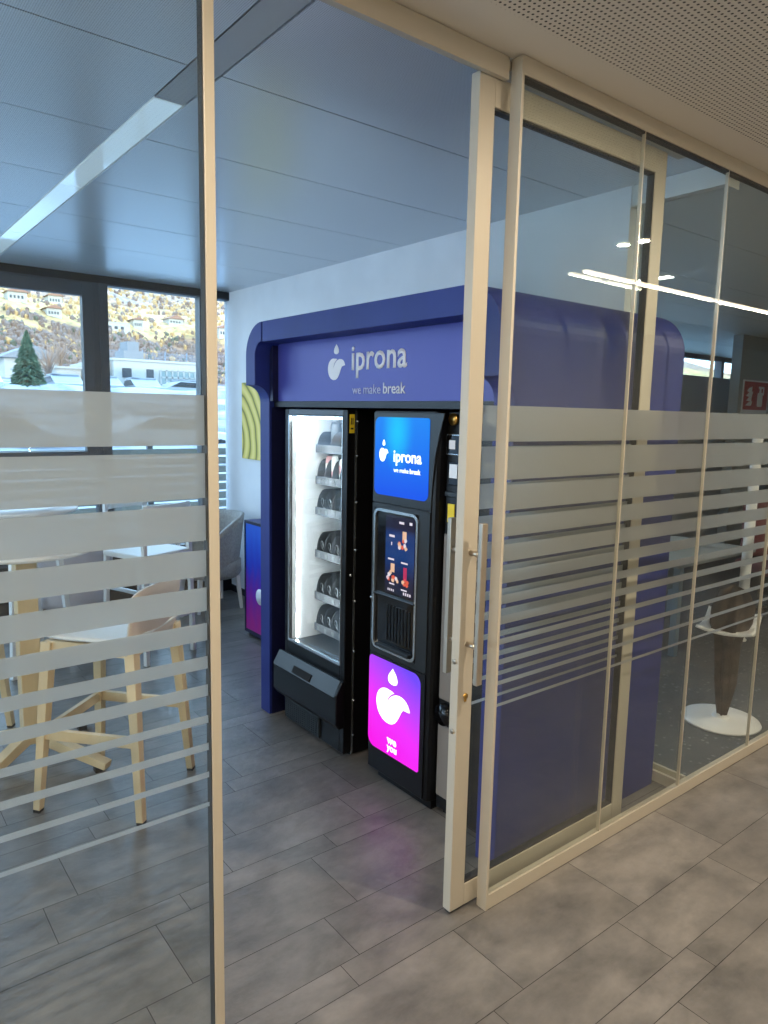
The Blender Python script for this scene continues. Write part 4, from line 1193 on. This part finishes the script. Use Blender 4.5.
hb = [(45, 150, 6.2, 1.7, 'long pale building on the slope above the flat white building'), (57.2, 165, 2.2, 2.0, 'small cream house just right of the long pale building'), (30, 156, 3.4, 1.7, 'pale house high on the slope at the left window edge'), (43, 180, 3.0, 1.8, 'cream house high on the slope in the left window'), (35.5, 150, 2.6, 1.5, 'small pale house low on the slope in the left window'), (69, 174, 3.6, 1.2, 'low pale house on the slope in the middle window'), (78, 165, 3.4, 2.2, 'pale house on the slope seen in the narrow window strip')]
for (x, y, w, h, lb) in hb:
    building(x, x + w, y, hz(x + w / 2, y) - .5, hz(x + w / 2, y) + h, 4, lb, wins=[(.1 + .2 * k, .2 + .2 * k, .45, .7) for k in range(4)], flat=(w > 4), group='houses on the hillside')

HB = [(45, 150, 6.2), (57.2, 165, 2.2), (30, 156, 3.4), (43, 180, 3), (35.5, 150, 2.6), (69, 174, 3.6), (78, 165, 3.4), (12, 66, 5)]
# woods on the slope : too many to count, upper ones tinted as if sunlit
wm = [mat('bare_wood', rgb(112, 92, 80), .9), mat('sunlit_gold_wood', rgb(166, 134, 88), .9), mat('grey_wood', rgb(118, 104, 98), .9), mat('evergreen_wood', rgb(80, 82, 66), .9), mat('sunlit_straw_wood', rgb(172, 146, 108), .9)]
rw = random.Random(21); mb = MB()
for k in range(13000):
    y = 74 + 240 * rw.random() ** 1.3; x = y * (.12 + .62 * rw.random()) - 4
    z = hz(x, y); h = rw.uniform(.45, 1.0) * (.5 + y / 250.0); r_ = h * rw.uniform(.35, .6)
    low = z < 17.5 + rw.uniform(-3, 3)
    if any(bx - 1.8 < x < bx + bw_ + 1.8 and by - 5 < y < by + 6.5 for (bx, by, bw_) in HB): continue
    if not low and rw.random() < .55: continue
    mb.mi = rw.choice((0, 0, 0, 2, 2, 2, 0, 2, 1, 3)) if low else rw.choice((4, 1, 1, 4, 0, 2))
    n_ = 5; top = mb.bm.verts.new((x + rw.uniform(-.2, .2), y, z + h)); a0 = rw.random() * 3
    r1 = [mb.bm.verts.new((x + r_ * .8 * math.cos(a0 + 2 * PI * j / n_), y + r_ * .8 * math.sin(a0 + 2 * PI * j / n_), z - .4)) for j in range(n_)]
    r2 = [mb.bm.verts.new((x + r_ * rw.uniform(.7, 1.2) * math.cos(a0 + 2 * PI * (j + .5) / n_), y + r_ * math.sin(a0 + 2 * PI * (j + .5) / n_), z + h * rw.uniform(.4, .7))) for j in range(n_)]
    for j in range(n_):
        for f in (mb.bm.faces.new((r1[j], r1[(j + 1) % n_], r2[j])), mb.bm.faces.new((r2[j], r1[(j + 1) % n_], r2[(j + 1) % n_])), mb.bm.faces.new((r2[j], r2[(j + 1) % n_], top))): f.material_index = mb.mi
bmesh.ops.recalc_face_normals(mb.bm, faces=mb.bm.faces[:])
mb.build('hillside_woods', wm, label='brown woods covering the hillside, golden where coloured as sunlit', cat='woods', kind='stuff')
# fir tree and bare bushes
needle = mat('fir_needles', rgb(58, 82, 60), .8)
noise_col(needle, rgb(52, 76, 58), rgb(100, 124, 96), 2.0)
bark = mat('bark', rgb(86, 70, 58), .9)
def fir(x, y, z, h, r, label, seed):
    t = empty('fir_tree', (x, y, z), 0, label, 'tree')
    rr = random.Random(seed)
    MB().tube([(0, 0, 0), (0, 0, h * .95)], h * .025, 8, r2=h * .004).build('trunk', bark, t)
    mb = MB()
    n = 1500
    for k in range(n):
        f = (k + rr.random()) / n
        zz = h * (.08 + .92 * f); R_0 = r * (1 - f) ** .85 * (.75 + .4 * rr.random()) + .04
        a = rr.uniform(0, 2 * PI); d_ = Vector((math.cos(a), math.sin(a), 0)); s_2 = Vector((-math.sin(a), math.cos(a), 0))
        p0 = Vector((0, 0, zz + R_0 * .12)); p1 = d_ * R_0 + Vector((0, 0, zz - R_0 * .35))
        w = .05 + R_0 * .11
        mb.quad(p0, p0 * .45 + p1 * .55 + s_2 * w + Vector((0, 0, -.04)), p1, p0 * .45 + p1 * .55 - s_2 * w + Vector((0, 0, -.04)))
        mid = p0 * .5 + p1 * .5
        mb.quad(p0, mid + Vector((0, 0, w * .6)), p1, mid - Vector((0, 0, w * .9)))
    mb.build('foliage', needle, t)
fir(9.4, 44.5, 2.55, 3.35, 1.05, 'dark green fir tree seen through the left window', 4)
twig = mat('bare_twigs', rgb(140, 118, 104), .9)
def bare(x, y, z, h, label, seed):
    t = empty('bare_tree', (x, y, z), 0, label, 'tree', 'bare trees beyond the yard')
    rr = random.Random(seed)
    MB().tube([(0, 0, 0), (0, 0, h * .5)], .09, 6, r2=.05).build('trunk', bark, t)
    mb = MB()
    for k in range(70):
        a = rr.uniform(0, 2 * PI); z0 = h * rr.uniform(.2, .7)
        p0 = Vector((0, 0, z0 * .7)); p1 = Vector((math.cos(a), math.sin(a), 0)) * h * rr.uniform(.1, .38) + Vector((0, 0, z0 + h * rr.uniform(.1, .35)))
        mb.tube([p0, p0 * .5 + p1 * .5 + Vector((0, 0, .1)), p1], .03, 3, r2=.008)
    mb.build('branches', twig, t)
for k, (x, y, h, lb) in enumerate(((6.4, 48, 3.6, 'bare tree at the left edge of the left window'), (11.9, 50.5, 3.2, 'bare tree right of the fir tree'), (15.0, 60, 4.5, 'bare tree behind the dark window mullion'), (20.6, 67, 4.6, 'bare tree behind the flat white building'), (29.0, 64, 5.0, 'bare tree right of the flat white building'), (18.5, 66, 5.0, 'bare tree rising behind the roof plant'))):
    bare(x, y, gz(y) - .1, h, lb, k + 11)

# parked cars
tyre = mat('tyre', rgb(24, 24, 26), .8); carglass = mat('car_glass', rgb(36, 42, 50), .15)
def car(x, y, rz, col, label, first=None):
    c = empty('car', (x, y, gz(y) - .55), rz, label, 'car', 'cars parked in the yard')
    m = mat('car_paint', col, .3, .3)
    side = [(-2.05, .28), (2.0, .28), (2.1, .55), (1.95, .78), (1.1, .88), (.55, 1.32), (-.9, 1.36), (-1.75, .95), (-2.1, .85)]
    MB().prism(side, 'y', -.82, .82, .06).build('body', m, c)
    MB().prism([(.98, .92), (.52, 1.26), (-.85, 1.30), (-1.55, .97)], 'y', -.835, .835).build('side_windows', carglass, c)
    MB().box(-.95, .6, -.76, .76, 1.33, 1.46, .05).build('snow_cap', snow, c)
    for (px, py) in ((-1.3, -.82), (1.3, -.82), (-1.3, .82), (1.3, .82)):
        MB().tube([(px, py - .09, .31), (px, py + .09, .31)], .31, 16).build('wheel', tyre, c)
    return c
car(7.2, 45.6, 1.55, rgb(190, 196, 204), 'pale car parked left of the fir tree')
car(11.7, 46.6, 1.55, rgb(150, 156, 164), 'snow topped car parked right of the fir tree')
car(14.0, 46.8, 1.6, rgb(150, 156, 164), 'snow topped car parked before the low white shed')
car(16.4, 46.4, 1.5, rgb(150, 156, 164), 'snow topped car parked before the flat white building')
car(19.6, 46.4, .05, rgb(150, 156, 164), 'snow topped car side on before the gridded window wall')
car(3.6, 21.5, .1, rgb(150, 162, 172), 'silver car in the near row below the left window')
car(8.6, 21.8, .1, rgb(206, 212, 218), 'white car in the near row below the window')

mf = empty('mesh_fence', (17.5, 59.5, gz(59.5)), 0, 'tall blue-grey mesh fence behind the flat white building', 'fence')
mfm = mat('fence_wire', rgb(110, 124, 140), .6)
for k in range(6): MB().tube([(k * 1.9, 0, 0), (k * 1.9, 0, 2.9)], .05, 6).build('post', mfm, mf)
mb = MB()
for k in range(96): mb.box(k * .1, k * .1 + .018, -.06, -.05, .3, 2.8)
for k in range(14): mb.box(0, 9.5, -.05, -.04, .35 + k * .18, .37 + k * .18)
mb.build('mesh_panel', mfm, mf)
# slatted railing just outside
rl = empty('slatted_railing', (-3.0, 8.2, -.3), 0, 'grey horizontal slat fence just outside the windows', 'fence')
rm_ = mat('weathered_slats', rgb(128, 136, 134), .7)
mb = MB()
for k in range(13): mb.box(0, 18, -.012, .012, .15 + k * .108, .15 + k * .108 + .085)
mb.build('slats', rm_, rl)
for k in range(10): MB().box(k * 2.0 - .03, k * 2.0 + .03, .012, .06, 0, 1.58).build('post', M['anthracite'], rl)

# ------------------------------------------------------------------ light
w = bpy.data.worlds.new('world'); S.world = w; w.use_nodes = True
nt = w.node_tree; bg = nt.nodes['Background']
tcw = nt.nodes.new('ShaderNodeTexCoord'); sep = nt.nodes.new('ShaderNodeSeparateXYZ'); nt.links.new(tcw.outputs['Generated'], sep.inputs[0])
rmp = nt.nodes.new('ShaderNodeValToRGB'); nt.links.new(sep.outputs['Z'], rmp.inputs[0])
rmp.color_ramp.elements[0].position = 0; rmp.color_ramp.elements[0].color = (.62, .82, 1, 1)
rmp.color_ramp.elements[1].position = .6; rmp.color_ramp.elements[1].color = (.42, .66, 1, 1)
nt.links.new(rmp.outputs[0], bg.inputs[0]); bg.inputs[1].default_value = 6.5
sun = bpy.data.lights.new('sun', 'SUN'); sun.energy = 3.6; sun.color = (1, .84, .62); sun.angle = .01
so = bpy.data.objects.new('sun', sun); COL.objects.link(so)
d_ = Vector((.25, 1, -.20)).normalized(); so.rotation_euler = d_.to_track_quat('-Z', 'Y').to_euler()
# light portals at the windows
for (a, b_) in ((XL, .0), (.06, 1.85), (1.91, 3.02), (3.14, XE)):
    l = bpy.data.lights.new('window_portal', 'AREA'); l.shape = 'RECTANGLE'; l.size = b_ - a; l.size_y = 2.2; l.cycles.is_portal = True
    o = bpy.data.objects.new('window_portal', l); COL.objects.link(o); o.location = ((a + b_) / 2, YW + .2, 1.55); o.rotation_euler = (-PI / 2, 0, 0)

# ------------------------------------------------------------------ render look
S.view_settings.view_transform = 'Standard'; S.view_settings.look = 'None'; S.view_settings.gamma = 1.0; S.view_settings.use_curve_mapping = False
S.view_settings.exposure = 0.0
cy = S.cycles
cy.transparent_max_bounces = 32; cy.max_bounces = 12; cy.diffuse_bounces = 6; cy.glossy_bounces = 6; cy.sample_clamp_indirect = 6
cy.use_denoising = True
